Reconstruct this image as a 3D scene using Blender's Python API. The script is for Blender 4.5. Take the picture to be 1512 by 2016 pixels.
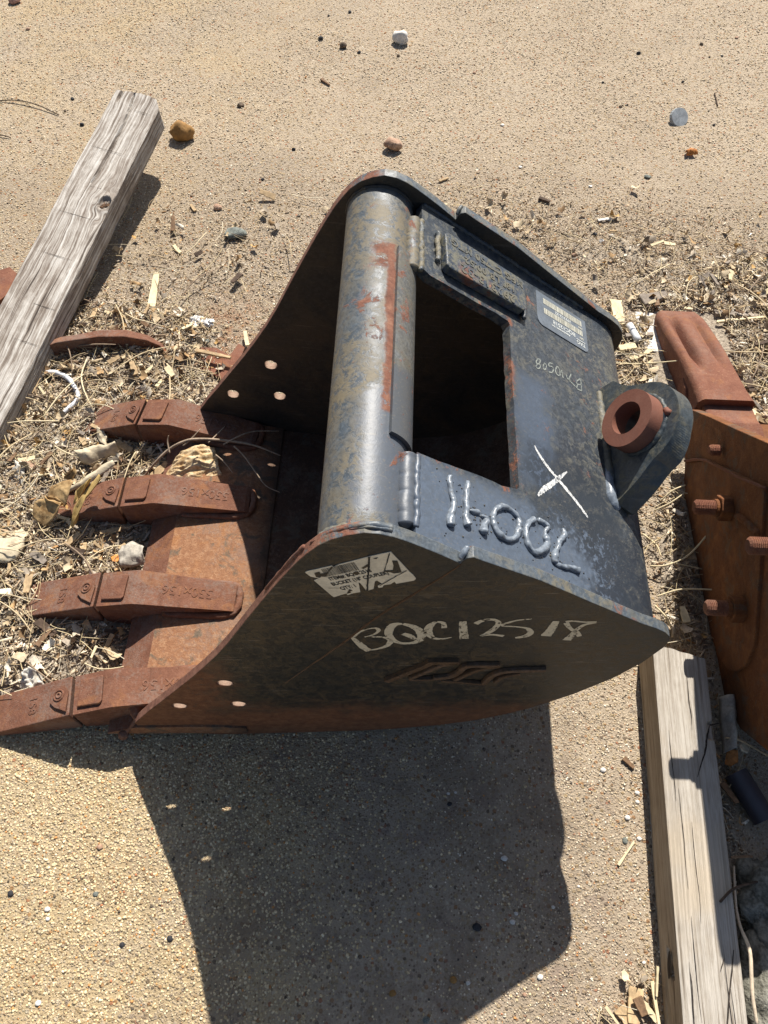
import bpy, bmesh, math, random
import numpy as np
from mathutils import Vector, Matrix, noise as MN
from mathutils.geometry import tessellate_polygon
for o in list(bpy.data.objects): bpy.data.objects.remove(o)
R = math.radians
sc = bpy.context.scene
C = sc.collection
rng = np.random.default_rng(7)
random.seed(7)

# ------------------------------------------------------------------ camera, world, sun, exposure
cam = bpy.data.cameras.new('camera'); cam.sensor_fit = 'VERTICAL'; cam.sensor_height = 36.0; cam.lens = 27.14
cam.clip_start = 0.02; cam.clip_end = 200
co = bpy.data.objects.new('camera', cam); C.objects.link(co); sc.camera = co
cr, cu, cf = Vector((.99914431, .03749061, .01746701)), Vector((-.04120088, .86519133, .49974639)), Vector((-.0036235, .50003842, -.86599564))
co.matrix_world = Matrix(((cr.x, cu.x, -cf.x, 0), (cr.y, cu.y, -cf.y, 0), (cr.z, cu.z, -cf.z, 1.5), (0, 0, 0, 1)))
SUNV = Vector((.164, .846, 1.0)).normalized()
w = bpy.data.worlds.new('World'); sc.world = w; w.use_nodes = True
bg = w.node_tree.nodes['Background']; sky = w.node_tree.nodes.new('ShaderNodeTexSky')
sky.sky_type = 'NISHITA'; sky.sun_disc = False; sky.sun_elevation = math.asin(SUNV.z); sky.sun_rotation = math.atan2(SUNV.x, SUNV.y); sky.dust_density = 1.6; sky.ozone_density = .9; sky.air_density = 1.0
w.node_tree.links.new(sky.outputs[0], bg.inputs[0]); bg.inputs[1].default_value = 0.06
sl = bpy.data.lights.new('sun', 'SUN'); sl.energy = 5.0; sl.angle = R(.5); sl.color = (1, .945, .86)
so = bpy.data.objects.new('sun', sl); C.objects.link(so); so.rotation_euler = SUNV.to_track_quat('Z', 'Y').to_euler()
sc.view_settings.view_transform = 'Standard'; sc.view_settings.look = 'None'; sc.view_settings.exposure = 0.74; sc.view_settings.gamma = 1

# ------------------------------------------------------------------ material helpers
class Mat:
    def __init__(s, name, coord='Object'):
        s.m = bpy.data.materials.new(name); s.m.use_nodes = True
        s.nt = s.m.node_tree; s.b = s.nt.nodes['Principled BSDF']
        tc = s.nt.nodes.new('ShaderNodeTexCoord'); s.P = tc.outputs[coord]; s.tc = tc
    def n(s, t, ins=(), **kw):
        nd = s.nt.nodes.new('ShaderNode' + t)
        for k, v in kw.items(): setattr(nd, k, v)
        for k, v in dict(ins).items(): s.set(nd.inputs[k], v)
        return nd
    def set(s, sock, v):
        if isinstance(v, bpy.types.NodeSocket): s.nt.links.new(v, sock)
        else:
            if isinstance(v, tuple) and len(v) == 3 and sock.type == 'RGBA': v = v + (1,)
            sock.default_value = v
    def noise(s, sc_, d=4, r=.55, dist=0, vec=None, out='Fac'):
        return s.n('TexNoise', {'Vector': vec or s.P, 'Scale': sc_, 'Detail': d, 'Roughness': r, 'Distortion': dist}).outputs[out]
    def vor(s, sc_, out='Distance', vec=None, feature='F1', rand=1):
        return s.n('TexVoronoi', {'Vector': vec or s.P, 'Scale': sc_, 'Randomness': rand}, feature=feature).outputs[out]
    def ss(s, x, a, b, lo=0., hi=1.):
        return s.n('MapRange', {'Value': x, 'From Min': a, 'From Max': b, 'To Min': lo, 'To Max': hi}, interpolation_type='SMOOTHSTEP').outputs[0]
    def ma(s, op, a, b=0., c=0.):
        nd = s.n('Math', operation=op); s.set(nd.inputs[0], a); s.set(nd.inputs[1], b); s.set(nd.inputs[2], c); return nd.outputs[0]
    def mul(s, *a):
        r = a[0]
        for x in a[1:]: r = s.ma('MULTIPLY', r, x)
        return r
    def mix(s, f, a, b, bt='MIX'):
        nd = s.n('Mix', data_type='RGBA', blend_type=bt); s.set(nd.inputs[0], f); s.set(nd.inputs[6], a); s.set(nd.inputs[7], b); return nd.outputs[2]
    def ramp(s, f, stops, interp='LINEAR'):
        nd = s.n('ValToRGB', {'Fac': f}); cr_ = nd.color_ramp; cr_.interpolation = interp
        while len(cr_.elements) < len(stops): cr_.elements.new(.5)
        for e, (p, c) in zip(cr_.elements, stops): e.position = p; e.color = (*c, 1)
        return nd.outputs[0]
    def xyz(s, vec=None): return s.n('SeparateXYZ', {'Vector': vec or s.P}).outputs
    def scale(s, v, vec=None, loc=(0, 0, 0), rot=(0, 0, 0)):
        return s.n('Mapping', {'Vector': vec or s.P, 'Scale': v, 'Location': loc, 'Rotation': rot}).outputs[0]
    def bump(s, h, strength, dist, nrm=None):
        ins = {'Height': h, 'Strength': strength, 'Distance': dist}
        if nrm: ins['Normal'] = nrm
        return s.n('Bump', ins).outputs[0]
    def out(s, col=None, rough=None, nrm=None, spec=None, metal=None):
        for k, v in (('Base Color', col), ('Roughness', rough), ('Normal', nrm), ('Specular IOR Level', spec), ('Metallic', metal)):
            if v is not None: s.set(s.b.inputs[k], v)
        return s.m

E0 = Vector((-.03, .70, 0))                                    # base of the big bucket
def box_mask(m, x0, x1, y0, y1, z0, z1, soft=.01, wob=.02, sc_=30, org=E0):
    nz = m.noise(sc_, 4, .6, out='Color')
    v = m.n('VectorMath', {0: nz, 1: (.5, .5, .5)}, operation='SUBTRACT').outputs[0]
    v = m.n('VectorMath', {0: v, 1: (wob * 2,) * 3}, operation='MULTIPLY').outputs[0]
    v = m.n('VectorMath', {0: v, 1: m.P}, operation='ADD').outputs[0]
    X = m.xyz(v); r = None
    for ax, lo, hi in ((0, x0, x1), (1, y0, y1), (2, z0, z1)):
        for lim, sg in ((lo, 1), (hi, -1)):
            if lim is None: continue
            lim = lim - org[ax]
            f = m.ss(X[ax], lim - soft, lim + soft) if sg > 0 else m.ss(X[ax], lim - soft, lim + soft, 1., 0.)
            r = f if r is None else m.mul(r, f)
    return r

RUST = ((.085, .032, .018), (.165, .066, .040), (.25, .125, .078))
def steel(name, base=(.030, .038, .050), tan=(.23, .185, .10), tan_lo=.52, tan_hi=.62, rust=.0, boxes=(), pale=(), dark=(), rough=.42, brown=0, bumpk=1., ms=48., speck=.6, rcols=None, scr=.35):
    """worn black paint: mottled oxidation, rust blooms, and patches with a place of their own"""
    m = Mat(name)
    n1 = m.noise(ms, 8, .72, .7); n2 = m.noise(130, 5, .7, .6); n3 = m.noise(7, 5, .6, .8)
    paint = m.mix(m.ss(n2, .35, .7), base, tuple(min(1, c * 1.9 + .008) for c in base))
    for bx, colr, k in pale: paint = m.mix(m.mul(box_mask(m, *bx), k), paint, m.mix(m.ss(n2, .3, .7), colr, tuple(c * .72 for c in colr)))
    f = m.ss(m.ma('ADD', m.mul(n1, .7), m.mul(n2, .3)), tan_lo, tan_hi)
    f = m.mul(f, m.ss(n3, .30, .60, .25, .92))
    nopale = None
    for bx, colr, k in pale:
        q = m.ma('SUBTRACT', 1., m.mul(box_mask(m, *bx), .9)); nopale = q if nopale is None else m.mul(nopale, q)
    if nopale is not None: f = m.mul(f, nopale)
    tn = m.mix(m.noise(160, 3), tan, tuple(c * .55 for c in tan))
    col = m.mix(f, paint, tn)
    sp = m.ss(m.vor(150), .12, .06); col = m.mix(m.mul(sp, m.ss(n1, .42, .56), speck), col, (.15, .165, .15))   # pale specks
    for bx, colr, k in dark: col = m.mix(m.mul(box_mask(m, *bx), m.ss(n2, .38, .5), k), col, colr)
    for rot_, th in ((.5, .675), (-.9, .69), (1.35, .70)):                 # fine scratches in three directions
        sn = m.noise(1, 2, .5, vec=m.scale((9, 260, 260), rot=(rot_ * .6, rot_, rot_)))
        col = m.mix(m.mul(m.ss(sn, th - .02, th + .02), m.ss(n3, .40, .60), scr), col, (.17, .15, .12))
    rn = m.noise(13, 8, .7, 1.5)
    rf = m.ss(rn, .74 - rust, .80 - rust)
    for bx, k in boxes:
        rf = m.ma('MAXIMUM', rf, m.mul(box_mask(m, *bx), m.ss(m.ma('ADD', m.mul(m.noise(75, 6, .78), .5), m.mul(rn, .5)), .66 - .36 * k, .72 - .36 * k)))
    rc = m.ramp(m.noise(70, 6, .7), [(.3, (rcols or RUST)[0]), (.5, (rcols or RUST)[1]), (.72, (rcols or RUST)[2])])
    col = m.mix(rf, col, rc)
    if brown: col = m.mix(m.mul(m.ss(n3, .35, .65), brown), col, (.085, .055, .03))
    ro = m.ma('MAXIMUM', m.ss(f, 0, 1, rough, .68), m.ss(rf, 0, 1, rough, .9))
    h = m.ma('ADD', m.mul(n2, .5), m.ma('ADD', m.mul(f, .4), m.mul(rf, m.noise(220, 3))))
    return m.out(col, ro, m.bump(h, .42 * bumpk, .0014), spec=.5)

def rust_mat(name, cols=RUST, sc_=45, dust=.25, rough=.85, orange=0., grime=0., speck=.5, bk=1.):
    m = Mat(name)
    oi = m.n('ObjectInfo').outputs['Random']; off = m.n('VectorMath', {0: m.P}, operation='ADD'); cx = m.n('CombineXYZ', {0: m.mul(oi, 37.), 1: m.mul(oi, 91.), 2: m.mul(oi, 13.)}).outputs[0]; m.set(off.inputs[1], cx); m.P = off.outputs[0]
    n1 = m.noise(sc_, 8, .72, .8); n2 = m.noise(9, 4, .6); n3 = m.noise(320, 3, .6)
    col = m.ramp(m.ma('ADD', m.mul(n1, .75), m.mul(n3, .25)), [(.28, cols[0]), (.5, cols[1]), (.74, cols[2])])
    col = m.mix(m.mul(m.ss(m.ma('ADD', m.mul(n2, .5), m.mul(m.noise(150, 5, .75), .5)), .47, .60), dust), col, (.195, .145, .118))
    if orange: col = m.mix(m.mul(m.ss(m.noise(16, 6, .7, 1.), .5, .68), orange), col, (.30, .13, .045))
    if grime: col = m.mix(m.mul(m.ss(m.noise(20, 6, .7, .6), .52, .62), grime), col, (.085, .078, .06))
    sp = m.ss(m.vor(190), .17, .08); col = m.mix(m.mul(sp, m.ss(m.noise(24, 4), .45, .6), speck), col, (.40, .25, .14))
    h = m.ma('ADD', m.mul(n1, .8), m.mul(n3, .5))
    return m.out(col, rough, m.bump(h, .75 * bk, .0026), spec=.3)

def plain(name, col, rough=.7, var=.3, sc_=60, bump=.2, dist=.001, spec=.3, hi=None):
    m = Mat(name); n1 = m.noise(sc_, 6, .65); n2 = m.noise(sc_ * 5, 3)
    f = m.ss(m.ma('ADD', m.mul(n1, .7), m.mul(n2, .3)), .35, .65)
    c = m.mix(f, tuple(x * (1 - var) for x in col), hi or tuple(min(1, x * (1 + var)) for x in col))
    return m.out(c, rough, m.bump(m.ma('ADD', n1, m.mul(n2, .4)), bump, dist), spec=spec)

def chipped(name, col, under, lo=.40, hi=.46, sc_=90, rough=.6):
    """thin paint or chalk that has partly come off the steel under it"""
    m = Mat(name); n = m.ma('ADD', m.mul(m.noise(sc_, 6, .7), .65), m.mul(m.noise(sc_ * 4, 3), .35))
    f = m.ss(n, lo, hi)
    c = m.mix(f, under, m.mix(m.noise(sc_ * 2, 3), tuple(x * .82 for x in col), col))
    return m.out(c, rough, m.bump(f, .2, .0005))

def vcol_mat(name, rough=.8, fine=350, bump=.3, streak=False):
    m = Mat(name); a = m.n('VertexColor', layer_name='tint').outputs[0]
    n = m.noise(fine, 4, .7)
    c = m.mix(1., a, m.ramp(n, [(.3, (.72, .70, .67)), (.7, (1.32, 1.30, 1.24))]), 'MULTIPLY')
    return m.out(c, rough, m.bump(n, bump, .0008), spec=.25)

# ------------------------------------------------------------------ mesh helpers
def tag(o, label=None, cat=None, group=None, kind=None):
    for k, v in (('label', label), ('category', cat), ('group', group), ('kind', kind)):
        if v: o[k] = v
    return o
def empty(name, loc, label, cat, group=None):
    o = bpy.data.objects.new(name, None); C.objects.link(o); o.location = loc; o.empty_display_size = .05
    return tag(o, label, cat, group)
def shift(V, o): return [(v[0] - o[0], v[1] - o[1], v[2] - o[2]) for v in V]
def mesh(name, V, F, mat, parent=None, smooth=False, bevel=0, seg=2, org=None, loc=None):
    me = bpy.data.meshes.new(name)
    if org is not None: V = shift(V, org)
    me.from_pydata([tuple(v) for v in V], [], F)
    bm = bmesh.new(); bm.from_mesh(me); bmesh.ops.remove_doubles(bm, verts=bm.verts, dist=1e-6)
    bmesh.ops.recalc_face_normals(bm, faces=bm.faces); bm.to_mesh(me); bm.free()
    for m in (mat if isinstance(mat, (list, tuple)) else [mat]): me.materials.append(m)
    if smooth:
        for p in me.polygons: p.use_smooth = True
    o = bpy.data.objects.new(name, me); C.objects.link(o)
    if loc is not None: o.location = loc
    if parent: o.parent = parent
    if bevel:
        b = o.modifiers.new('bevel', 'BEVEL'); b.width = bevel; b.segments = seg; b.limit_method = 'ANGLE'; b.angle_limit = R(35); b.harden_normals = False
    return o
def prism(loops, top, bot):
    """solid between two mapped copies of a flat outline (first loop) with holes (other loops)"""
    L = [[(p[0], p[1]) for p in l] for l in loops]
    flat = [p for l in L for p in l]; n = len(flat)
    tris = tessellate_polygon([[Vector((p[0], p[1], 0)) for p in l] for l in L])
    V = [top(p) for p in flat] + [bot(p) for p in flat]
    F = [tuple(t) for t in tris] + [tuple(reversed([i + n for i in t])) for t in tris]
    k = 0
    for l in L:
        for i in range(len(l)):
            a, b_ = k + i, k + (i + 1) % len(l); F.append((a, b_, b_ + n, a + n))
        k += len(l)
    return V, F
def circle(cx, cy, r, n=20, a0=0, a1=2 * math.pi, rx=1):
    e = abs(a1 - a0 - 2 * math.pi) < 1e-6
    return [(cx + r * rx * math.cos(a0 + (a1 - a0) * i / (n if e else n - 1)), cy + r * math.sin(a0 + (a1 - a0) * i / (n if e else n - 1))) for i in range(n)]
def cat_rom(P, k=6):
    P = [Vector(p) for p in P]
    if len(P) < 3: return [P[0].lerp(P[-1], i / k) for i in range(k + 1)]
    out = []
    for i in range(len(P) - 1):
        p0, p1, p2, p3 = P[max(i - 1, 0)], P[i], P[i + 1], P[min(i + 2, len(P) - 1)]
        for j in range(k):
            t = j / k
            out.append(.5 * ((2 * p1) + (p2 - p0) * t + (2 * p0 - 5 * p1 + 4 * p2 - p3) * t * t + (3 * p1 - p0 - 3 * p2 + p3) * t ** 3))
    out.append(P[-1]); return out
def lerp_list(w_, n):
    if not isinstance(w_, (list, tuple)): return [w_] * n
    return [float(x) for x in np.interp(np.linspace(0, 1, n), np.linspace(0, 1, len(w_)), w_)]
def bead(P, r, sides=8, rough=.0, k=5, cap=True, smoothp=True):
    """round strand along a path; radius list allowed"""
    Q = cat_rom(P, k) if smoothp else [Vector(p) for p in P]
    rr = lerp_list(r, len(Q)); V = []; F = []; prev = None
    for i, p in enumerate(Q):
        t = (Q[min(i + 1, len(Q) - 1)] - Q[max(i - 1, 0)])
        t = t.normalized() if t.length > 1e-9 else Vector((0, 0, 1))
        if prev is None: prev = t.orthogonal().normalized()
        nn = (prev - t * prev.dot(t)); nn = nn.normalized() if nn.length > 1e-6 else t.orthogonal().normalized(); prev = nn; bb = t.cross(nn)
        for j in range(sides):
            a = 2 * math.pi * j / sides
            q = rr[i] * (1 + rough * MN.noise((p + nn * math.cos(a) * .01) * 140))
            V.append(p + (nn * math.cos(a) + bb * math.sin(a)) * q)
    for i in range(len(Q) - 1):
        for j in range(sides):
            a, b_ = i * sides + j, i * sides + (j + 1) % sides
            F.append((a, b_, b_ + sides, a + sides))
    if cap:
        V += [Q[0] - (Q[1] - Q[0]).normalized() * rr[0] * .5, Q[-1] + (Q[-1] - Q[-2]).normalized() * rr[-1] * .5]
        for j in range(sides):
            F.append(((j + 1) % sides, j, len(V) - 2)); b0 = (len(Q) - 1) * sides; F.append((b0 + j, b0 + (j + 1) % sides, len(V) - 1))
    return V, F
def ribbon(P, wd, fmap, jag=.0, k=5):
    """flat stroke on a surface: 2-D path, widths, map to 3-D"""
    Q = cat_rom([(p[0], p[1], 0) for p in P], k); ww = lerp_list(wd, len(Q)); V = []; F = []
    for i, p in enumerate(Q):
        t = (Q[min(i + 1, len(Q) - 1)] - Q[max(i - 1, 0)]).normalized(); nn = Vector((-t.y, t.x, 0))
        a = ww[i] * .5 * (1 + jag * random.uniform(-1, 1)); c = ww[i] * .5 * (1 + jag * random.uniform(-1, 1))
        V += [fmap((p + nn * a)[:2]), fmap((p - nn * c)[:2])]
    for i in range(len(Q) - 1): F.append((2 * i, 2 * i + 1, 2 * i + 3, 2 * i + 2))
    return V, F
def merge(*parts):
    V = []; F = []
    for v, f in parts:
        n = len(V); V += list(v); F += [tuple(i + n for i in q) for q in f]
    return V, F
def box(x0, x1, y0, y1, z0, z1):
    V = [(x, y, z) for x in (x0, x1) for y in (y0, y1) for z in (z0, z1)]
    return V, [(0, 1, 3, 2), (4, 6, 7, 5), (0, 4, 5, 1), (2, 3, 7, 6), (0, 2, 6, 4), (1, 5, 7, 3)]
def blob(r, seed, sub=2, amp=.25, freq=1.3, sq=(1, 1, 1), facet=0.):
    bm = bmesh.new(); bmesh.ops.create_icosphere(bm, subdivisions=sub, radius=1)
    off = Vector((seed * 7.13, seed * 3.7, seed * 1.9)); V = []
    pl = []
    rs = random.Random(seed)
    for _ in range(7 if facet else 0):
        d = Vector((rs.gauss(0, 1), rs.gauss(0, 1), rs.gauss(0, 1))).normalized(); pl.append((d, rs.uniform(.62, .9)))
    for v in bm.verts:
        p = v.co.copy()
        for d, h in pl:
            e = p.dot(d)
            if e > h: p -= d * (e - h)
        k = 1 + amp * MN.noise(p * freq + off) + amp * .4 * MN.noise(p * freq * 3.1 + off)
        p *= k; V.append((p.x * sq[0] * r, p.y * sq[1] * r, p.z * sq[2] * r))
    F = [tuple(v.index for v in f.verts) for f in bm.faces]; bm.free(); return V, F
def font_mesh(name, text, size, mat, parent, M, depth=.0, bold=0., spacing=1.0, align='CENTER'):
    cu_ = bpy.data.curves.new(name, 'FONT'); cu_.body = text; cu_.size = size; cu_.extrude = depth; cu_.offset = bold
    cu_.align_x = align; cu_.align_y = 'CENTER'; cu_.space_character = spacing; cu_.resolution_u = 3
    t = bpy.data.objects.new(name, cu_); C.objects.link(t)
    me = bpy.data.meshes.new_from_object(t.evaluated_get(bpy.context.evaluated_depsgraph_get()))
    bpy.data.objects.remove(t); bpy.data.curves.remove(cu_)
    me.transform(M); me.materials.clear(); me.materials.append(mat); me.name = name
    o = bpy.data.objects.new(name, me); C.objects.link(o); o.parent = parent
    return o
def frame(o, x, y):
    """matrix that puts local x along x, y along y (made square to it), origin o"""
    x = Vector(x).normalized(); z = x.cross(Vector(y)).normalized(); y = z.cross(x)
    return Matrix(((x.x, y.x, z.x, o[0]), (x.y, y.y, z.y, o[1]), (x.z, y.z, z.z, o[2]), (0, 0, 0, 1)))
def copy_tree(o, parent, loc, rz):
    c = o.copy(); C.objects.link(c); c.parent = parent
    if loc is not None: c.location = loc; c.rotation_euler = (0, 0, rz)
    for ch in o.children: copy_tree(ch, c, None, 0)
    return c
# ------------------------------------------------------------------ ground: sandy exposed-aggregate concrete
(SX, SY, _z), = [(-0.3925,1.4,0)]
def concrete():
    m = Mat('sandy_concrete')
    big = m.noise(1.1, 5, .6); mid = m.noise(7, 5, .65); fine = m.noise(260, 4, .75); vfine = m.noise(620, 2, .6)
    base = m.ramp(m.ma('ADD', m.mul(big, .6), m.mul(mid, .4)), [(.34, (.53, .45, .35)), (.5, (.63, .54, .425)), (.66, (.70, .605, .475))])
    yel = box_mask(m, None, -.10, None, .42, None, None, .12, .10, 6, Vector((0, 0, 0)))
    base = m.mix(m.mul(yel, .85), base, (.68, .545, .325))
    yl2 = box_mask(m, None, -.45, 1.6, None, None, None, .35, .25, 4, Vector((0, 0, 0))); base = m.mix(m.mul(yl2, m.ss(m.noise(2.2, 5, .65), .38, .62), .8), base, (.66, .53, .34))
    dirt = box_mask(m, None, None, 1.0, 2.02, None, None, .22, .22, 5, Vector((0, 0, 0))); base = m.mix(m.mul(dirt, m.ss(m.noise(5, 6, .7), .34, .58, .35, 1.), .75), base, (.42, .355, .28))
    trk = m.ss(m.noise(1.5, 6, .7, .8, m.scale((.6, 1.6, 1), loc=(2, 7, 0))), .50, .66); base = m.mix(m.mul(trk, .45), base, (.47, .41, .335))
    grey = m.ss(m.noise(2.3, 4, .6, .5), .52, .72); base = m.mix(m.mul(grey, .45), base, (.56, .50, .42))
    v1 = m.n('TexVoronoi', {'Vector': m.scale((1, 1, 1)), 'Scale': 235.}, feature='F1')
    v2 = m.n('TexVoronoi', {'Vector': m.P, 'Scale': 125.}, feature='F1')
    r1 = m.xyz(v1.outputs['Color'])[0]; r2 = m.xyz(v2.outputs['Color'])[1]
    grain = m.ramp(r1, [(0, (.20, .12, .065)), (.12, (.48, .36, .24)), (.3, (.62, .52, .39)), (.55, (.70, .60, .46)), (.8, (.80, .71, .57)), (.93, (.44, .36, .29)), (1, (.85, .80, .70))], 'CONSTANT')
    col = m.mix(m.mul(m.ss(v1.outputs['Distance'], .55, .35), .62), base, grain)
    grain2 = m.ramp(r2, [(0, (.16, .12, .09)), (.08, (.46, .24, .10)), (.2, (.55, .42, .24)), (.5, (.62, .50, .32)), (.75, (.40, .34, .28)), (.86, (.80, .72, .56)), (.96, (.52, .20, .10))], 'CONSTANT')
    on = m.mul(m.ss(v2.outputs['Distance'], .50, .36), m.ma('GREATER_THAN', m.xyz(v2.outputs['Color'])[2], .52))
    col = m.mix(m.mul(on, .75), col, grain2)
    col = m.mix(m.mul(m.ss(fine, .34, .62), .5), m.mix(1., col, (.68, .63, .58), 'MULTIPLY'), col)
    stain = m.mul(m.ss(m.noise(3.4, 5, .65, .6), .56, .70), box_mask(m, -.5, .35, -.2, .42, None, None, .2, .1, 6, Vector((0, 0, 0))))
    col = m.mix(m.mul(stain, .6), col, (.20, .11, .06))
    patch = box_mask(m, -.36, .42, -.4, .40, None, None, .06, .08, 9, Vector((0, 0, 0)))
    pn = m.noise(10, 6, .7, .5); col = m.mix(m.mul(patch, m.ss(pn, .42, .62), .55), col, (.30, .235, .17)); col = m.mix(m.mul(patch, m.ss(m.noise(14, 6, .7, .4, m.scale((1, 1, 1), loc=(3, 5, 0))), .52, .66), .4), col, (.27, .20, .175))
    col = m.mix(1., col, (.85, .845, .83), 'MULTIPLY')
    rs = m.mul(box_mask(m, SX - .10, SX + .07, SY - .16, SY + .10, None, None, .05, .06, 12, Vector((0, 0, 0))), m.ss(m.noise(24, 6, .75), .42, .62)); col = m.mix(m.mul(rs, .75), col, (.30, .155, .085))
    h = m.ma('ADD', m.mul(m.ss(v1.outputs['Distance'], .6, .1), .55), m.ma('ADD', m.mul(on, .5), m.ma('ADD', m.mul(fine, .9), m.mul(vfine, .5))))
    return m.out(col, .92, m.bump(h, .85, .0042), spec=.15)
M_CONC = concrete()
g = mesh('ground', [(-30, -30, 0), (30, -30, 0), (30, 30, 0), (-30, 30, 0)], [(0, 1, 2, 3)], M_CONC); tag(g, kind='structure')
tag(g, label='sunlit sandy concrete yard with exposed aggregate')
# ------------------------------------------------------------------ the big bucket
A_, B_, YN, DD, XA, ZA, TH = .05187, .03783, .36044, .68867, -.37, .13, .016
def yno(x, z): return YN + A_ * (x - XA) + B_ * (z - ZA)               # outer face of the near side plate
def yfi(x, z): return YN + DD - A_ * (x - XA) - B_ * (z - ZA)          # inner face of the far side plate
NT = Vector((.561, 0, .828)).normalized(); TT = Vector((NT.z, 0, -NT.x)); P0 = Vector((.0378, 0, .7088)); KT = .9684
def tp(p, h=0.):                                                       # point of the sloping top plate: along it, across it, above it
    q = P0 + TT * (p[0] * KT) + NT * h; return Vector((q.x, p[1] * KT, q.z))
def kb(bs, k=KT):                                                      # patches of wear laid out on the plate
    f = lambda v, a: None if v is None else (1.5 - k * (1.5 - v) if a else k * v)
    return [((f(b[0], 0), f(b[1], 0), f(b[2], 0), f(b[3], 0), f(b[4], 1), f(b[5], 1), b[6], b[7]),) + tuple(r) for b, *r in bs]
def npt(p, h=0.): return Vector((p[0], yno(*p) - h, p[1]))             # point on the near plate's outer face
BK = empty('excavator_bucket', E0, 'black painted excavator bucket lying on the concrete with four rusty teeth and weld numerals 70041', 'excavator bucket')
def bp(name, VF, mat, par=None, **k):
    return mesh(name, VF[0], VF[1], mat, par or BK, org=E0, **k)

M_TUBE = steel('tube_paint', base=(.042, .053, .064), tan=(.190, .155, .095), tan_lo=.42, tan_hi=.55, rust=.15, ms=60.,
    boxes=kb([((-.012, .001, .60, .905, None, None, .0035, .012), .78), ((-.055, -.01, .66, .80, None, None, .015, .04), .33), ((-.036, .0, .850, .905, None, None, .010, .02), .56)], .982),
    pale=kb([((-.035, .04, .44, .640, None, None, .012, .04), (.090, .106, .135), .75)], .982), rough=.47)
M_WRAP = steel('wrap_paint', base=(.075, .078, .078), tan=(.135, .12, .085), tan_lo=.42, tan_hi=.58, rust=.12, boxes=[((-.01, .030, .58, .905, None, None, .004, .008), .36)],
    pale=[((None, None, .44, .660, None, None, .012, .02), (.075, .085, .10), .8)], rough=.45)
M_TOP = steel('top_paint', base=(.026, .032, .040), tan=(.145, .138, .108), tan_lo=.47, tan_hi=.60, rust=.02,
    boxes=kb([((.03, .19, .882, .897, None, None, .003, .012), .42), ((.172, .187, .55, .90, None, None, .004, .010), .38), ((-.03, .19, .555, .574, None, None, .004, .012), .36), ((.205, .26, .68, .78, .50, .59, .012, .05), .24), ((.19, .24, .915, .99, None, None, .008, .015), .42), ((.30, .37, .66, .90, None, None, .015, .03), .34)]),
    pale=kb([((None, .335, None, .556, None, None, .016, .03), (.092, .118, .160), .95), ((.19, .245, .59, .80, None, None, .02, .03), (.070, .092, .130), .9)]),
    dark=kb([((.285, .40, .43, .58, None, None, .02, .06), (.020, .024, .032), .9), ((.20, .36, .53, .665, None, None, .02, .06), (.022, .027, .034), .75)]), rough=.42, speck=.75)
M_SIDE = steel('side_paint', base=(.0065, .0075, .0070), tan=(.072, .052, .026), tan_lo=.475, tan_hi=.535, rust=.05, ms=52., rcols=((.10, .036, .014), (.17, .066, .026), (.24, .11, .05)), scr=.6,
    boxes=[((None, None, None, .54, None, .150, .06, .06), 1.6), ((None, -.26, None, .52, None, .38, .06, .10), .80)], rough=.55, brown=.16)
M_EDGE = steel('far_plate_paint', base=(.010, .0105, .0105), tan=(.045, .037, .022), tan_lo=.47, tan_hi=.62, rust=.03, rough=.6, brown=.4)
M_RIM = steel('rim_paint', base=(.055, .068, .082), tan=(.18, .16, .11), tan_lo=.44, tan_hi=.58, rust=.14,
    boxes=[((None, -.10, None, None, None, .72, .02, .02), 1.2), ((-.11, -.03, None, None, .66, None, .01, .03), .62)], rough=.45)
M_SHELL = rust_mat('shell_rust', ((.032, .018, .012), (.06, .032, .02), (.10, .055, .03)), dust=.3, grime=.5)
M_RUST = rust_mat('tooth_rust', ((.085, .035, .021), (.155, .066, .039), (.225, .110, .070)), sc_=38, dust=.55, orange=.38)
LIP_SHADE = None
M_LIP = rust_mat('lip_rust', ((.14, .058, .030), (.24, .115, .058), (.42, .26, .15)), sc_=95, dust=.5, orange=.55, grime=.8, speck=1.)
# lip shade: bright rust darkens further in, painting the bucket's inner shade
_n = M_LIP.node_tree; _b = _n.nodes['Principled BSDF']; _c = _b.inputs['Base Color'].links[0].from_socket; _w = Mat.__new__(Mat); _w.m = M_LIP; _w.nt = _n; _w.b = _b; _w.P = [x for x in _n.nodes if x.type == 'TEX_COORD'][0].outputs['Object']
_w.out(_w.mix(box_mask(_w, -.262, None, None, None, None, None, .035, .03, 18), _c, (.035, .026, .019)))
M_BOSS = rust_mat('boss_rust', ((.12, .048, .032), (.17, .068, .045), (.21, .095, .065)), sc_=22, dust=.08, rough=.7, speck=.15, bk=.25)
M_WELD = steel('weld_metal', base=(.115, .135, .16), tan=(.16, .14, .10), tan_lo=.58, tan_hi=.66, rust=.04, rough=.3, bumpk=1.6)
M_WELDT = steel('tan_weld', base=(.06, .07, .075), tan=(.21, .18, .115), tan_lo=.42, tan_hi=.54, rust=.10, rough=.5, bumpk=2)
M_BARE = rust_mat('bare_bore_steel', ((.20, .125, .085), (.30, .20, .145), (.40, .30, .23)), dust=.3)

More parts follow.
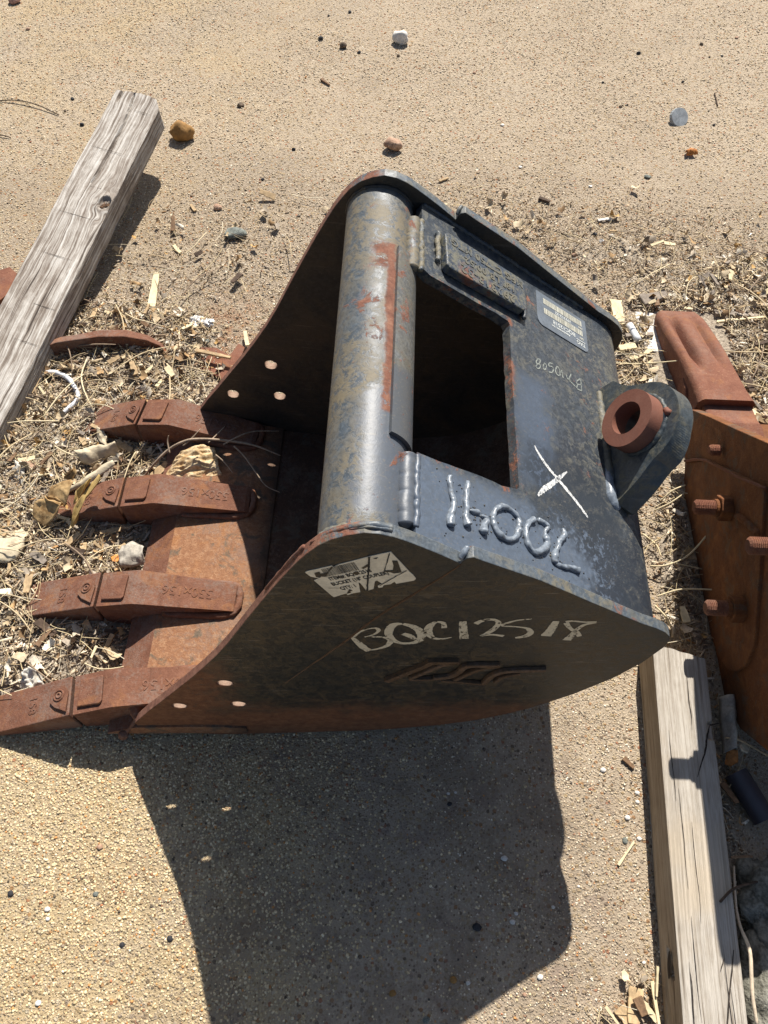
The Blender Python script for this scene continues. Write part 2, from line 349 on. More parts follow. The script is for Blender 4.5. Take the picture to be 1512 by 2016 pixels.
# side plates, with bolt holes and the step in the top edge
OUT = [(-.442, .055), (-.444, .078), (-.403, .146), (-.377, .185), (-.352, .224), (-.325, .266), (-.298, .308), (-.271, .353), (-.243, .402), (-.219, .449), (-.196, .499), (-.176, .542), (-.157, .582), (-.143, .611), (-.130, .637),
       (-.114, .668), (-.101, .692), (-.090, .709), (-.076, .728), (-.060, .742), (-.042, .751), (-.024, .756), (-.006, .753), (.010, .746), (.024, .737), (.040, .725), (.064, .706), (.084, .689),
       (.089, .684), (.091, .690), (.096, .697), (.103, .699), (.122, .686), (.193, .639), (.265, .581), (.357, .508), (.383, .491), (.401, .476), (.412, .461), (.417, .445), (.417, .420),
       (.403, .357), (.376, .290), (.329, .214), (.274, .147), (.233, .110), (.178, .073), (.119, .048), (.045, .028), (-.028, .016), (-.177, .006), (-.298, .000), (-.41, .022)]
HOLES = [(-.2486, .2835), (-.3438, .1723), (-.2411, .1794)]
hl = [circle(x, z, .0134, 22)[::-1] for x, z in HOLES]
VF = prism([OUT] + hl, lambda p: (p[0], yno(*p), p[1]), lambda p: (p[0], yno(*p) + TH, p[1]))
def rimmed(o):
    for p in o.data.polygons:
        if abs(p.normal.y) < .5: p.material_index = 1
    return o
near = rimmed(bp('side_plate', VF, [M_SIDE, M_RIM], bevel=.0016))
VF = prism([OUT] + hl, lambda p: (p[0], yfi(*p), p[1]), lambda p: (p[0], yfi(*p) + TH, p[1]))
far = rimmed(bp('side_plate', VF, [M_EDGE, M_RIM], bevel=.0016))
def ring(cx, cz, r, fy, y0, y1, n=22):
    V = [(cx + r * math.cos(2 * math.pi * i / n), fy(cx, cz) + (y0 if k == 0 else y1), cz + r * math.sin(2 * math.pi * i / n)) for k in (0, 1) for i in range(n)]
    return V, [(i, (i + 1) % n, n + (i + 1) % n, n + i) for i in range(n)]
for x, z in HOLES:
    bp('hole_bore', ring(x, z, .0130, yno, .0006, TH - .0006), M_BARE, near, smooth=True)
    bp('hole_bore', ring(x, z, .0130, yfi, .0006, TH - .0006), M_BARE, far, smooth=True)

# shell (back and floor), one bent sheet
SH = [(tp((.3625, 0)).x, tp((.3625, 0)).z), (.350, .4975), (.366, .486), (.380, .474), (.3905, .4615), (.398, .446), (.4025, .428), (.402, .403), (.394, .362), (.367, .297), (.322, .223), (.268, .157), (.228, .121), (.174, .085), (.117, .062), (.045, .043), (-.028, .034), (-.150, .030), (-.262, .034)]
def sheet(P, th, y0f, y1f, gap=.0012):
    V = []; F = []; n = len(P)
    for i, p in enumerate(P):
        a, b = P[max(i - 1, 0)], P[min(i + 1, n - 1)]; t = Vector((b[0] - a[0], 0, b[1] - a[1])).normalized(); nn = Vector((t.z, 0, -t.x))
        q = (p[0] + nn.x * th, p[1] + nn.z * th)
        for x, z in (p, q):
            V += [(x, y0f(x, z) + gap, z), (x, y1f(x, z) - gap, z)]
    for i in range(n - 1):
        k, l = 4 * i, 4 * i + 4
        F += [(k, k + 1, l + 1, l), (k + 2, l + 2, l + 3, k + 3), (k, l, l + 2, k + 2), (k + 1, k + 3, l + 3, l + 1)]
    F += [(0, 2, 3, 1), (4 * n - 4, 4 * n - 3, 4 * n - 1, 4 * n - 2)]
    return V, F
ni = lambda x, z: yno(x, z) + TH
b_ = bp('shell', sheet(SH, .014, ni, yfi), [M_TOP, M_SHELL])
for p in b_.data.polygons:
    p.use_smooth = True
    nn = p.normal; c = p.center + E0
    out_ = (Vector((c.x, 0, c.z)) - Vector((.05, 0, .30))).dot(Vector((nn.x, 0, nn.z))) > 0
    p.material_index = 0 if (out_ and c.z > .36) else 1
e_ = b_.modifiers.new('split', 'EDGE_SPLIT'); e_.split_angle = R(50)

# top plate with the coupler opening (C-shaped, open towards the tube)
def rag(P, amp=.0016, step=.012):
    o = []
    for i in range(len(P) - 1):
        a, b = P[i], P[i + 1]; n = max(1, int(math.dist(a, b) / step))
        for j in range(n):
            t = j / n; x, y = a[0] + (b[0] - a[0]) * t, a[1] + (b[1] - a[1]) * t
            k = amp * MN.noise(Vector((x * 90, y * 90, 3.1))) if 0 < i or j else 0
            o.append((x + k, y + k * .7))
    o.append(P[-1]); return o
def ysid(u, near_):
    q = tp((u, 0)); return ((ni(q.x, q.z) + .0008) if near_ else yfi(q.x, q.z) - .0008) / KT
opening = rag([(-.004, .5605), (.0321, .5618), (.1028, .5675), (.1416, .5670), (.170, .5722), (.1744, .577), (.1738, .6815), (.1740, .7975), (.1745, .883), (.171, .8893), (.1456, .8914), (.0965, .8895), (.0403, .8898), (.014, .8893), (-.004, .8970)])
cloop = [(-.004, ysid(-.004, 0)), (.3625, ysid(.3625, 0)), (.3625, ysid(.3625, 1)), (-.004, ysid(-.004, 1))] + opening
tpl = bp('top_plate', prism([cloop], lambda p: tp(p), lambda p: tp(p, -TH)), M_TOP)

# torque tube and the wrap sheet around its back
TCX, TCZ, TR = -.0293, .6850, .0525
def tube(r0, r1, a0, a1, y0, y1, n=48, ny=1):
    full = abs(a1 - a0 - 2 * math.pi) < 1e-6
    V = []; F = []; m_ = n if full else n + 1
    for r in (r1, r0):
        for k in range(ny + 1):
            for i in range(m_):
                a = a0 + (a1 - a0) * i / n; x, z = TCX + r * math.cos(a), TCZ + r * math.sin(a)
                V.append((x, (y0(x, z) if callable(y0) else y0) * (1 - k / ny) + (y1(x, z) if callable(y1) else y1) * k / ny, z))
    ix = lambda l, k, i: (l * (ny + 1) + k) * m_ + (i % m_ if full else i)
    for i in range(n):
        for k in range(ny):
            F += [(ix(0, k, i), ix(0, k, i + 1), ix(0, k + 1, i + 1), ix(0, k + 1, i)), (ix(1, k, i), ix(1, k + 1, i), ix(1, k + 1, i + 1), ix(1, k, i + 1))]
        for k in (0, ny): F.append((ix(0, k, i), ix(1, k, i), ix(1, k, i + 1), ix(0, k, i + 1)))
    if not full:
        for i in (0, n):
            for k in range(ny): F.append((ix(0, k, i), ix(0, k + 1, i), ix(1, k + 1, i), ix(1, k, i)))
    return V, F
tb = bp('cross_tube', tube(TR - .009, TR, 0, 2 * math.pi, lambda x, z: ni(x, z) + .0008, lambda x, z: yfi(x, z) - .0008, 64), M_TUBE, smooth=True)
tb.modifiers.new('split', 'EDGE_SPLIT').split_angle = R(45)
wr = bp('tube_wrap', tube(TR + .0006, TR + .0060, R(58), R(-38), .556, .884, 30), M_WRAP, tb, smooth=True); wr.modifiers.new('split', 'EDGE_SPLIT').split_angle = R(45)

# welds
def weld(name, P, r, mat=M_WELD, par=None, rough=.35, sides=9, k=4): return bp(name, bead(P, r, sides, rough, k), mat, par, smooth=True)
def topline(u0, y0, u1, y1, h, n=14, j=.0012): return [tp((u0 + (u1 - u0) * i / n + random.uniform(-j, j), y0 + (y1 - y0) * i / n), h) for i in range(n + 1)]
for (ya, yb) in ((.892, .999), (.455, .556)):
    weld('weld_bead', topline(-.0135, ya, -.0135, yb, -.0100), [.0118, .0122, .0120, .0122, .0118], M_TUBE, rough=.05, sides=14)
    weld('weld_bead', topline(-.0030, ya - .002, -.0030, yb, -.0015), [.0042, .0047, .0044, .0048, .0042], M_WELDT if ya > .8 else M_TOP, rough=.25)
for yf, s in ((lambda x, z: ni(x, z), 1), (lambda x, z: yfi(x, z), -1)):
    P = []
    for i in range(34):
        a = R(200) - R(250) * i / 33; x, z = TCX + TR * math.cos(a), TCZ + TR * math.sin(a); P.append((x, yf(x, z) + s * .002, z))
    weld('weld_bead', P, [.005, .0065, .0055, .007, .005] if s > 0 else [.0025, .003, .0025], M_WELDT if s > 0 else M_EDGE, rough=.5, sides=10)
    weld('weld_bead', [tp((u, ysid(u, s > 0) ), .0) for u in np.linspace(.0, .36, 40)], [.004, .005, .0042, .0048, .004], M_TOP, rough=.35)
# built-up weld on the hump of the near plate
q = [(-.085, .716), (-.060, .7405), (-.040, .7505), (-.020, .756), (-.004, .7525), (.006, .7475)]
weld('weld_bead', [(x, yno(x, z) + .011, z - .001) for x, z in q], [.002, .003, .0042, .0040, .0046, .0048], M_RIM, near, .45)
weld('weld_bead', [(x, yno(x, z) + .0075, z + .0005) for x, z in q[2:]], [.0012, .0018, .0020, .0028], M_RIM, near, .4)
weld('weld_bead', [(x, yno(x, z) + .012, z - .001) for x, z in ((-.150, .598), (-.128, .640), (-.112, .672), (-.094, .705))], [.0018, .0028, .0032, .0035], M_RIM, near, .5)
weld('weld_bead', [(.088, yno(.088, .69) + .002, .693), (.092, yno(.09, .69) + .008, .6965), (.096, yno(.09, .69) + .0145, .699)], [.003, .0042, .0035], M_WELD, near, .2)
weld('weld_bead', [(.090, yfi(.088, .69) + .002, .693), (.093, yfi(.09, .69) + .008, .697), (.097, yfi(.09, .69) + .015, .6985)], [.0025, .0035, .0025], M_RIM, far, .2)

bp('plate_seam', bead([npt(p, -.0005) for p in [(0.0902,0.6825),(0.0701,0.6502),(0.0295,0.5916),(-0.0088,0.5331),(-0.0514,0.4538),(-0.0994,0.3721),(-0.1537,0.2795)]], [.0012, .0020, .0022, .0020, .0010], 7, .5, 6), rust_mat('seam_rust', ((.05, .026, .014), (.10, .055, .028), (.16, .09, .05)), dust=.2), near, smooth=True)
# weld-bead numerals
s6 = .0027
DIG = [('1', [(0.0494,0.5454),(0.0477,0.5354),(0.0502,0.5208),(0.0545,0.5095),(0.0528,0.4978),(0.049,0.4838),(0.0491,0.4715)], [.0022, .0027, .0028, .0036, .0034, .0046, .0050]),
       ('4', [(0.0796,0.5484),(0.0775,0.5346),(0.075,0.5188),(0.0754,0.5028),(0.0744,0.4897),(0.0771,0.4816)], [.0026, .0034, .0036, .0036, .0040, .0050]),
       ('4', [(0.0816,0.5054),(0.0869,0.5057),(0.0925,0.5071),(0.0974,0.507)], [.0022, .0032, .0030, .0024]),
       ('4', [(0.1011,0.5047),(0.1095,0.5019),(0.1058,0.4913),(0.1024,0.4798)], [.0020, .0034, .0040, .0052]),
       ('0', [(0.1379,0.532),(0.1482,0.5338),(0.1594,0.5301),(0.168,0.5244),(0.1683,0.5131),(0.1668,0.5027),(0.1593,0.4906),(0.147,0.4845),(0.1359,0.485),(0.1267,0.4905),(0.1215,0.5016),(0.1224,0.5134),(0.1283,0.5238),(0.1387,0.5319)], [.0040, .0028, .0032, .0040, .0032, .0040, .0034, .0030, .0040]),
       ('0', [(0.198,0.5327),(0.187,0.5227),(0.1807,0.5091),(0.1812,0.4944),(0.1865,0.4847),(0.1979,0.4819),(0.2111,0.4898),(0.2203,0.5008),(0.2193,0.5119),(0.2189,0.5206),(0.2244,0.5302),(0.2168,0.5349),(0.2065,0.5354)], [.0040, .0032, .0034, .0036, .0044, .0046, .0022, .0034, .0028]),
       ('7', [(0.256,0.5389),(0.2566,0.5283),(0.2461,0.5144),(0.2399,0.5006),(0.2326,0.4865),(0.233,0.4778)], [.0018, .0038, .0036, .0032, .0046, .0040]),
       ('7', [(0.2345,0.4763),(0.2483,0.4766),(0.2656,0.4793),(0.2799,0.4801)], [.0024, .0028, .0034, .0042])]
for d, P, r in DIG:
    r = [q_ * 1.18 for q_ in r]; weld('weld_numeral', [tp(p, rr * .35) for p, rr in zip(P, lerp_list(r, len(P)))], r, M_WELD, tpl, .38, 12, 8)
V = []; F = []
for i in range(150):                                                   # spatter beside the beads
    c = random.choice(random.choice(DIG)[1]); p = (c[0] + random.gauss(0, .012), c[1] + random.gauss(0, .010)); r = random.uniform(.0006, .0014)
    v, f = blob(r, i, 1, .3); n = len(V); o = tp(p, r * .3); V += [Vector(q_) + o for q_ in v]; F += [tuple(x + n for x in t) for t in f]
tag(bp('weld_spatter', (V, F), steel('spatter', base=(.03, .032, .036), rough=.4), tpl, smooth=True), kind='stuff')

# chalk cross and hand chalked number on the top plate
M_CHALK = chipped('white_chalk', (.62, .62, .60), (.07, .085, .11), .40, .50, 170, .9)
M_CHALKT = chipped('faded_chalk', (.26, .28, .25), (.05, .06, .07), .40, .52, 260, .9)
for P, wd in (([(0.2113,0.6643),(0.2187,0.6529),(0.2379,0.6348),(0.2696,0.6135),(0.2973,0.5932),(0.3139,0.5782)], [.0015, .0045, .0055, .006, .005, .004]), ([(0.2774,0.6445),(0.2629,0.6305),(0.2406,0.6084),(0.2213,0.5896),(0.2111,0.5772)], [.002, .006, .0085, .008, .003])):
    bp('chalk_cross', ribbon(P, wd, lambda p: tp(p, .0004), .25, 12), M_CHALK, tpl)
for P in ([(0.2337,0.8434),(0.2291,0.8353),(0.2313,0.8317),(0.2365,0.836),(0.2389,0.8434),(0.234,0.8434)], [(0.2313,0.8317),(0.2279,0.8238),(0.2336,0.823),(0.2381,0.8304),(0.2356,0.8339)], [(0.2465,0.8397),(0.2441,0.832),(0.2462,0.8282),(0.2511,0.8324),(0.2524,0.8396),(0.2495,0.8419),(0.2465,0.8397)],
          [(0.268,0.8511),(0.2607,0.8488),(0.2571,0.8412),(0.2655,0.8439),(0.2682,0.8394),(0.2638,0.8306),(0.257,0.8287)], [(0.2784,0.8516),(0.273,0.8406),(0.2751,0.8335),(0.2818,0.8335),(0.2839,0.843),(0.281,0.8494),(0.2784,0.8516)], [(0.2881,0.8485),(0.289,0.8408),(0.2898,0.8327)],
          [(0.2992,0.8444),(0.3002,0.8375),(0.3092,0.8339)], [(0.311,0.8518),(0.3047,0.839),(0.3039,0.835)], [(0.3036,0.8351),(0.3109,0.8323),(0.3184,0.8286)], [(0.3338,0.8539),(0.3336,0.8405),(0.3326,0.8272)], [(0.3334,0.8533),(0.3226,0.8415),(0.3242,0.8368),(0.3336,0.8405)], [(0.3241,0.8357),(0.3219,0.8268),(0.3326,0.8269)]):
    bp('chalk_lettering', ribbon(P, .0024, lambda p: tp(p, .0004), .3, 8), M_CHALKT, tpl)

# raised number plate with stamped weld lettering
M_IDP = steel('number_plate_paint', base=(.028, .038, .054), tan=(.165, .155, .105), tan_lo=.46, tan_hi=.57, rust=.0, boxes=kb([((.10, .17, .89, .930, None, None, .008, .02), .45)]), rough=.40)
idl = [(.034, .914), (.030, .978), (.036, .9852), (.190, .9840), (.2005, .977), (.1985, .9185), (.193, .9135), (.040, .9095)]
idp = bp('number_plate', prism([idl], lambda p: tp(p, .0155), lambda p: tp(p, .0006)), M_IDP, bevel=.002)
weld('weld_bead', [tp((.203 + random.uniform(-.001, .001), y), .006) for y in np.linspace(.908, .978, 12)], [.004, .0055, .005, .0055, .004], M_TOP, idp, .3)
weld('weld_bead', [tp((.025 + random.uniform(-.0015, .0015), y), .004) for y in np.linspace(.925, .985, 10)], [.004, .005, .0045], M_WELDT, idp, .3)
M_STMP = steel('stamp_metal', base=(.05, .06, .065), tan=(.155, .138, .095), tan_lo=.40, tan_hi=.54, rust=.08, rough=.5)
for t, c, sz, bd in (('292313-32', (.117, .9245), .0235, 1), ('18" LB 00.52', (.122, .9465), .0185, 1), ('MFG CT750 MTG', (.118, .9690), .0185, 1)):
    font_mesh('stamped_lettering', t, sz, M_STMP, idp, Matrix.Translation(-E0) @ frame(tp(c, .0158), -TT, (0, -1, 0)), .0007, .0004, 1.08)

# grey serial sticker
M_STK = plain('grey_vinyl', (.115, .135, .160), .38, .15, 40, .05, spec=.5)
M_PALE = plain('pale_print', (.46, .45, .38), .55, .12, 90, .05); M_WPR = plain('white_print', (.50, .52, .50), .5, .08, 90, .05); M_DPR = plain('barcode_print', (.13, .135, .12), .6, .1, 90, .05)
stl = [(.2400, .9415), (.2410, .934), (.2445, .9285), (.2500, .9255), (.3540, .9235), (.3595, .9262), (.3622, .9320), (.3622, .9985), (.2415, 1.0015)]
stk = bp('serial_sticker', prism([stl], lambda p: tp(p, .0014), lambda p: tp(p, .0003)), M_STK)
def tflat(u0, u1, y0, y1, h): return [tp((u0, y0), h), tp((u1, y0), h), tp((u1, y1), h), tp((u0, y1), h)], [(0, 1, 2, 3)]
rb = random.Random(3)
for y0, y1 in ((.9560, .9685), (.9790, .9915)):
    bp('barcode_panel', tflat(.2570, .3510, y0, y1, .0018), M_PALE, stk)
    x = .2585; parts = []
    while x < .3490:
        wd = rb.choice((.0005, .0005, .0009, .0014)); parts.append(tflat(x, x + wd, y0 + .0008, y1 - .0008, .0021)); x += wd + rb.choice((.0010, .0014, .0020, .0026))
    tag(bp('barcode_bar', merge(*parts), M_DPR, stk), kind='stuff')
SF = lambda c: Matrix.Translation(-E0) @ frame(tp(c, .0019), -TT, (0, -1, 0))
for t, c, sz, mt in (('BQC12518', (.3040, .9480), .0115, M_WPR), ('292313-32', (.3040, .9737), .0088, M_WPR), ('S/N', (.3470, .9490), .006, M_PALE), ('P/N', (.3470, .9740), .006, M_PALE), ('Attachments, Inc.', (.2950, .9385), .0062, M_WPR), ('TAG', (.3440, .9352), .0105, M_WPR)):
    font_mesh('sticker_lettering', t, sz, mt, stk, SF(c), 0, .0002)
bp('logo_bar', tflat(.333, .355, .9408, .9422, .0021), M_WPR, stk)

# paper label on the near plate
M_PAPER = plain('label_paper', (.62, .58, .47), .8, .12, 50, .1); M_INK = plain('label_ink', (.02, .02, .02), .7, .1)
lab = [(-0.0943,0.6661),(-0.0916,0.6693),(-0.0617,0.6827),(-0.0604,0.6791),(-0.0533,0.6857),(-0.018,0.7046),(-0.0007,0.7124),(0.0064,0.7152),(0.0172,0.6931),(0.0303,0.6658),(0.0347,0.6582),(0.0388,0.6482),(0.0365,0.6433),(0.0152,0.635),(0.0128,0.6407),(0.0082,0.6338),(0,0.6316),(-0.0016,0.6256),(-0.0065,0.6246),(-0.0074,0.6294),(-0.0018,0.6353),(-0.0086,0.6443),(-0.0111,0.6417),(-0.0125,0.6216),(-0.0209,0.6157),(-0.0289,0.6374),(-0.0311,0.6397),(-0.029,0.6125),(-0.0377,0.6097),(-0.045,0.6044),(-0.0466,0.6092),(-0.0493,0.6075),(-0.0623,0.5986),(-0.0648,0.6022),(-0.085,0.6453),(-0.0784,0.6507),(-0.0885,0.6553)]
lbl = bp('paper_label', prism([lab], lambda p: npt(p, .0011), lambda p: npt(p, .0003)), M_PAPER)
for P in ([(0.0084,0.6953),(0.0147,0.6948),(0.0168,0.6849),(0.0207,0.6659),(0.0118,0.6628),(0.0077,0.666),(-0.0007,0.6679),(-0.0009,0.6708),(0.01,0.6716),(0.0105,0.6829)], [(-0.0834,0.665),(-0.0772,0.6687),(-0.076,0.6638),(-0.0709,0.6648),(-0.0678,0.6669),(-0.0623,0.6816),(-0.0604,0.6785),(-0.0657,0.669),(-0.0704,0.655),(-0.0753,0.6562),(-0.0775,0.6529),(-0.0819,0.6552)], [(-0.0141,0.7006),(-0.0078,0.7035),(-0.0097,0.6991)],
          [(-0.0384,0.6623),(-0.0338,0.6697),(-0.0294,0.6632),(-0.0319,0.6596)], [(-0.0461,0.6091),(-0.0427,0.622),(-0.0381,0.6173),(-0.0418,0.615),(-0.0403,0.6114)], [(-0.0273,0.6771),(-0.0194,0.6878),(-0.0174,0.6832),(-0.0248,0.6749)]):
    bp('torn_patch', ([npt(p, .0016) for p in P], [tuple(range(len(P)))]), M_SIDE, lbl)
for P, wd in (([(-0.0182,0.7052),(-0.0185,0.6812),(-0.0196,0.6511),(-0.0202,0.6175)], .0022), ([(0.005,0.7143),(0.003,0.6953),(0.0002,0.6725)], .0012), ([(-0.0053,0.6307),(0.0116,0.653),(0.0265,0.6712)], .0012), ([(-0.068,0.6258),(-0.0603,0.6253),(-0.0531,0.624)], .0008)):
    bp('scratch', ribbon(P, wd, lambda p: npt(p, .0020), .4, 6), M_INK, lbl)
(lx0, lz0), (lx1, lz1) = [(-0.0655,0.649),(-0.007,0.6751)]
LX = Vector((lx1 - lx0, A_ * (lx1 - lx0) + B_ * (lz1 - lz0), lz1 - lz0)).normalized(); NN = Vector((A_, -1, B_)).normalized(); LY = NN.cross(LX)
def LF(p): return Matrix.Translation(-E0) @ frame(npt(p, .0015), LX, LY) @ Matrix.Diagonal((.60, 1, 1, 1))
for t, P, sz in (('ITEM#: BQC12518', [(-0.041,0.6597)], .0118), ('BUCKET (18" COUPLER)', [(-0.0295,0.6495)], .0118), ('QTY: 1', [(-0.0437,0.6271)], .0118)):
    font_mesh('label_lettering', t, sz, M_INK, lbl, LF(P[0]), 0, .0003)
bc = [Vector(npt(p, .0015)) for p in [(-0.0749,0.6744),(-0.0345,0.6927),(-0.0283,0.6729),(-0.0688,0.655)]]; parts = []; t = .0
while t < .98:
    wd = rb.choice((.006, .006, .012, .02)); a0, a1 = bc[0].lerp(bc[1], t), bc[0].lerp(bc[1], t + wd); b0, b1 = bc[3].lerp(bc[2], t), bc[3].lerp(bc[2], t + wd)
    parts.append(([a0, a1, b1, b0], [(0, 1, 2, 3)])); t += wd + rb.choice((.008, .012, .018))
tag(bp('barcode_bar', merge(*parts), M_INK, lbl), kind='stuff')

# painted number
M_PAINT = chipped('cream_paint', (.60, .55, .42), (.05, .04, .026), .39, .46, 70, .7)
k5 = .0085
for P, wd in (([(-0.0417,0.4677),(-0.034,0.4504),(-0.0266,0.4328),(-0.0175,0.4166)], [.004, .010, .012, .010]), ([(-0.04,0.4695),(-0.0313,0.4859),(-0.0215,0.4954),(-0.0091,0.4999),(-0.0046,0.4903),(-0.0118,0.477),(-0.024,0.4686)], [.006, .004, .003, .006, .004, .003]),
              ([(-0.0142,0.469),(0.0018,0.4681),(0.0123,0.4553),(0.0087,0.4373),(-0.0038,0.4257),(-0.0178,0.4193)], [.004, .005, .009, .006, .004]), ([(0.0272,0.5134),(0.0165,0.5112),(0.0103,0.4948),(0.0108,0.4729),(0.0209,0.4513),(0.0349,0.4446),(0.0497,0.4495),(0.0565,0.4658),(0.0527,0.4881),(0.0427,0.5038),(0.0284,0.5134)], [.005, .012, .012, .010, .007, .008, .012, .013, .011, .006]),
              ([(0.0297,0.4799),(0.0386,0.4724),(0.0479,0.4597)], [.008, .011, .006]), ([(0.0859,0.4983),(0.0831,0.5148),(0.0732,0.5184),(0.0656,0.5057),(0.0647,0.483),(0.0729,0.4643),(0.0856,0.4603),(0.0991,0.4657)], [.008, .007, .006, .011, .013, .008, .005, .002]),
              ([(0.1094,0.5201),(0.113,0.4912),(0.1176,0.4597)], [.010, .012, .013]), ([(0.1275,0.5117),(0.1368,0.5231),(0.1508,0.5251),(0.1585,0.5147),(0.1565,0.4982),(0.1495,0.4815),(0.1403,0.4693)], [.009, .007, .006, .009, .009, .006]),
              ([(0.1401,0.4705),(0.1555,0.474),(0.1726,0.4687)], [.005, .005, .007]), ([(0.2018,0.5266),(0.1833,0.5223),(0.1676,0.511),(0.167,0.504),(0.1831,0.5013),(0.2012,0.4951),(0.2087,0.4804),(0.2034,0.4681),(0.19,0.4621)], [.003, .004, .006, .004, .004, .009, .010, .005]),
              ([(0.2365,0.5191),(0.2356,0.4909),(0.2324,0.4676)], [.009, .013, .016]), ([(0.2507,0.5154),(0.2591,0.5188),(0.2768,0.515),(0.2927,0.5147)], [.009, .004, .004, .006]), ([(0.293,0.5136),(0.2789,0.5062),(0.2717,0.4902),(0.2694,0.4732),(0.2657,0.4518)], [.005, .006, .007, .009, .013]),
              ([(0.2513,0.5131),(0.2625,0.4928),(0.2729,0.4817),(0.2812,0.4655)], [.008, .006, .008, .007])):
    bp('painted_numeral', ribbon(P, wd, lambda p: npt(p, .0005), .10, 8), M_PAINT, near)

M_EMB = rust_mat('emblem_rust', ((.045, .026, .015), (.10, .06, .033), (.15, .09, .05)), dust=.3)
# raised emblem welded to the near plate
for P, wd in (([(0.0105,0.3009),(0.0446,0.3403),(0.0698,0.3696),(0.0783,0.3804),(0.1164,0.3796)], .0105), ([(0.0472,0.3122),(0.0707,0.3412),(0.092,0.3677),(0.119,0.3796)], .0085), ([(0.0461,0.3092),(0.0648,0.3072),(0.086,0.3098)], .006), ([(0.0845,0.3128),(0.1093,0.3182),(0.123,0.34),(0.1334,0.364),(0.1823,0.3643)], .0105),
              ([(0.1187,0.3029),(0.144,0.3395),(0.1628,0.3563),(0.1825,0.3629)], .0085), ([(0.0973,0.3019),(0.1276,0.295),(0.1697,0.2831)], .006), ([(0.1681,0.2847),(0.1746,0.3167),(0.1914,0.3384),(0.222,0.3435),(0.257,0.3442)], .0105), ([(0.185,0.2905),(0.1947,0.3162),(0.219,0.3305)], .007)):
    v1, f1 = ribbon(P, wd, lambda p: npt(p, .007), 0, 4); v2, f2 = ribbon(P, wd, lambda p: npt(p, .0), 0, 4); n = len(v1)
    F = f1 + [tuple(reversed([i + n for i in f])) for f in f2]
    for i in range(0, n - 2, 2): F += [(i, i + 2, i + 2 + n, i + n), (i + 1, i + 1 + n, i + 3 + n, i + 3)]
    F += [(0, n, n + 1, 1), (n - 2, n - 1, 2 * n - 1, 2 * n - 2)]
    bp('emblem', (v1 + v2, F), M_EMB, near, bevel=.0015)

# lifting lug with its boss
M_LUG = steel('lug_paint', base=(.026, .034, .040), tan=(.135, .125, .085), tan_lo=.46, tan_hi=.60, rust=.03, rough=.42)
UE = .380; LC = (.740, .066); LR = .073
def lugp(p, d=0.): return tp((UE, p[0]), p[1] * KT) + TT * (d * KT)                # (y, height above the plate), depth along the plate
arc = [(LC[0] + LR * math.cos(a), LC[1] + LR * math.sin(a)) for a in np.linspace(R(18), R(166), 60)]
LB = lambda p: .0115 * max(0., min(1., (.705 - p[0]) / .03)) * (math.dist(p, LC) > .03) * (p[1] > -.005)
rim = [(.854, -.012), (.853, .030), (.845, .037), (.834, .046), (.822, .062)] + arc + [(.661, .070), (.650, .054), (.641, .037), (.631, .015), (.627, .004), (.626, -.012)]
HB = circle(LC[0], LC[1], .0270, 60)
lug = bp('lifting_lug', prism([rim, HB[::-1]], lambda p: lugp(p, 0), lambda p: lugp((p[0] - LB(p), p[1] + LB(p) * .35), .034)), M_LUG, bevel=.003)
boss = bp('boss', prism([circle(LC[0], LC[1], .0480, 90), HB[::-1]], lambda p: lugp(p, -.031), lambda p: lugp(p, .036)), M_BOSS, lug, bevel=.0016)
weld('weld_bead', [lugp(p, .0) for p in circle(LC[0], LC[1], .0490, 30, R(-60), R(215))], [.003, .0045, .004, .0048, .003], M_LUG, lug, .35)
weld('weld_bead', [lugp((y, .0), -.003) for y in np.linspace(.634, .845, 20)], [.006, .0075, .007, .0075, .0055], M_WELDT, lug, .25)
weld('weld_bead', [lugp(p, q_) for p, q_ in (((.690, -.001), -.004), ((.665, -.001), -.005), ((.642, -.001), -.005), ((.628, -.002), .000), ((.622, -.004), .010))], [.006, .0085, .0095, .0095, .007], M_WELD, lug, .15, 12)
weld('weld_bead', [lugp((LC[0] + .000, LC[1] + .050), -.001), lugp((LC[0] - .010, LC[1] + .055), -.0005)], [.0048, .0055], M_BOSS, lug, .2)

# cutting lip
lip = [(-.506, .026), (-.506, .031), (-.446, .063), (-.30, .063), (-.245, .052), (-.245, .024)]
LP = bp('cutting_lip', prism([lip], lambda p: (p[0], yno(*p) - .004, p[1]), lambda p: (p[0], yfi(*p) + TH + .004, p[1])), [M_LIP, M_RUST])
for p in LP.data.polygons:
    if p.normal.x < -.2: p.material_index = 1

# teeth: adapter welded over the lip, with a cap; local x runs back into the bucket, origin in the joint
ad = [(.003, .012), (.003, .0885), (.074, .1085), (.080, .1095), (.087, .1090), (.262, .0790), (.270, .074), (.272, .064), (.12, .0637), (.062, .036), (.060, .024), (.15, .024), (.18, .016), (.17, .004), (.03, .001)]
hw = .0365
def wid(x): return hw * float(np.interp(x, [-.17, -.12, .0, .235, .272], [.98, 1.0, 1.0, 1.0, .78]))
TO = Vector((-.565, .611, 0))
tooth = mesh('tooth_adapter', *prism([ad], lambda p: (p[0], -wid(p[0]), p[1]), lambda p: (p[0], wid(p[0]), p[1])), M_RUST, BK, bevel=.006, seg=3, loc=TO - E0)
pad = [(.012, -.0245), (.056, -.0265), (.060, -.0225), (.061, .024), (.058, .0265), (.016, .0255)]
za = lambda x: .0885 + (x - .003) * .2817
mesh('wear_pad', *prism([pad], lambda p: (p[0], p[1], za(p[0]) + .0065), lambda p: (p[0], p[1], za(p[0]) - .004)), M_RUST, tooth, bevel=.003)
font_mesh('size_mark', '550x156', .0285, M_RUST, tooth, frame((.178, .002, .0936), (-1, 0, .1714), (0, -1, 0)), .0010, .0003, 1.0)
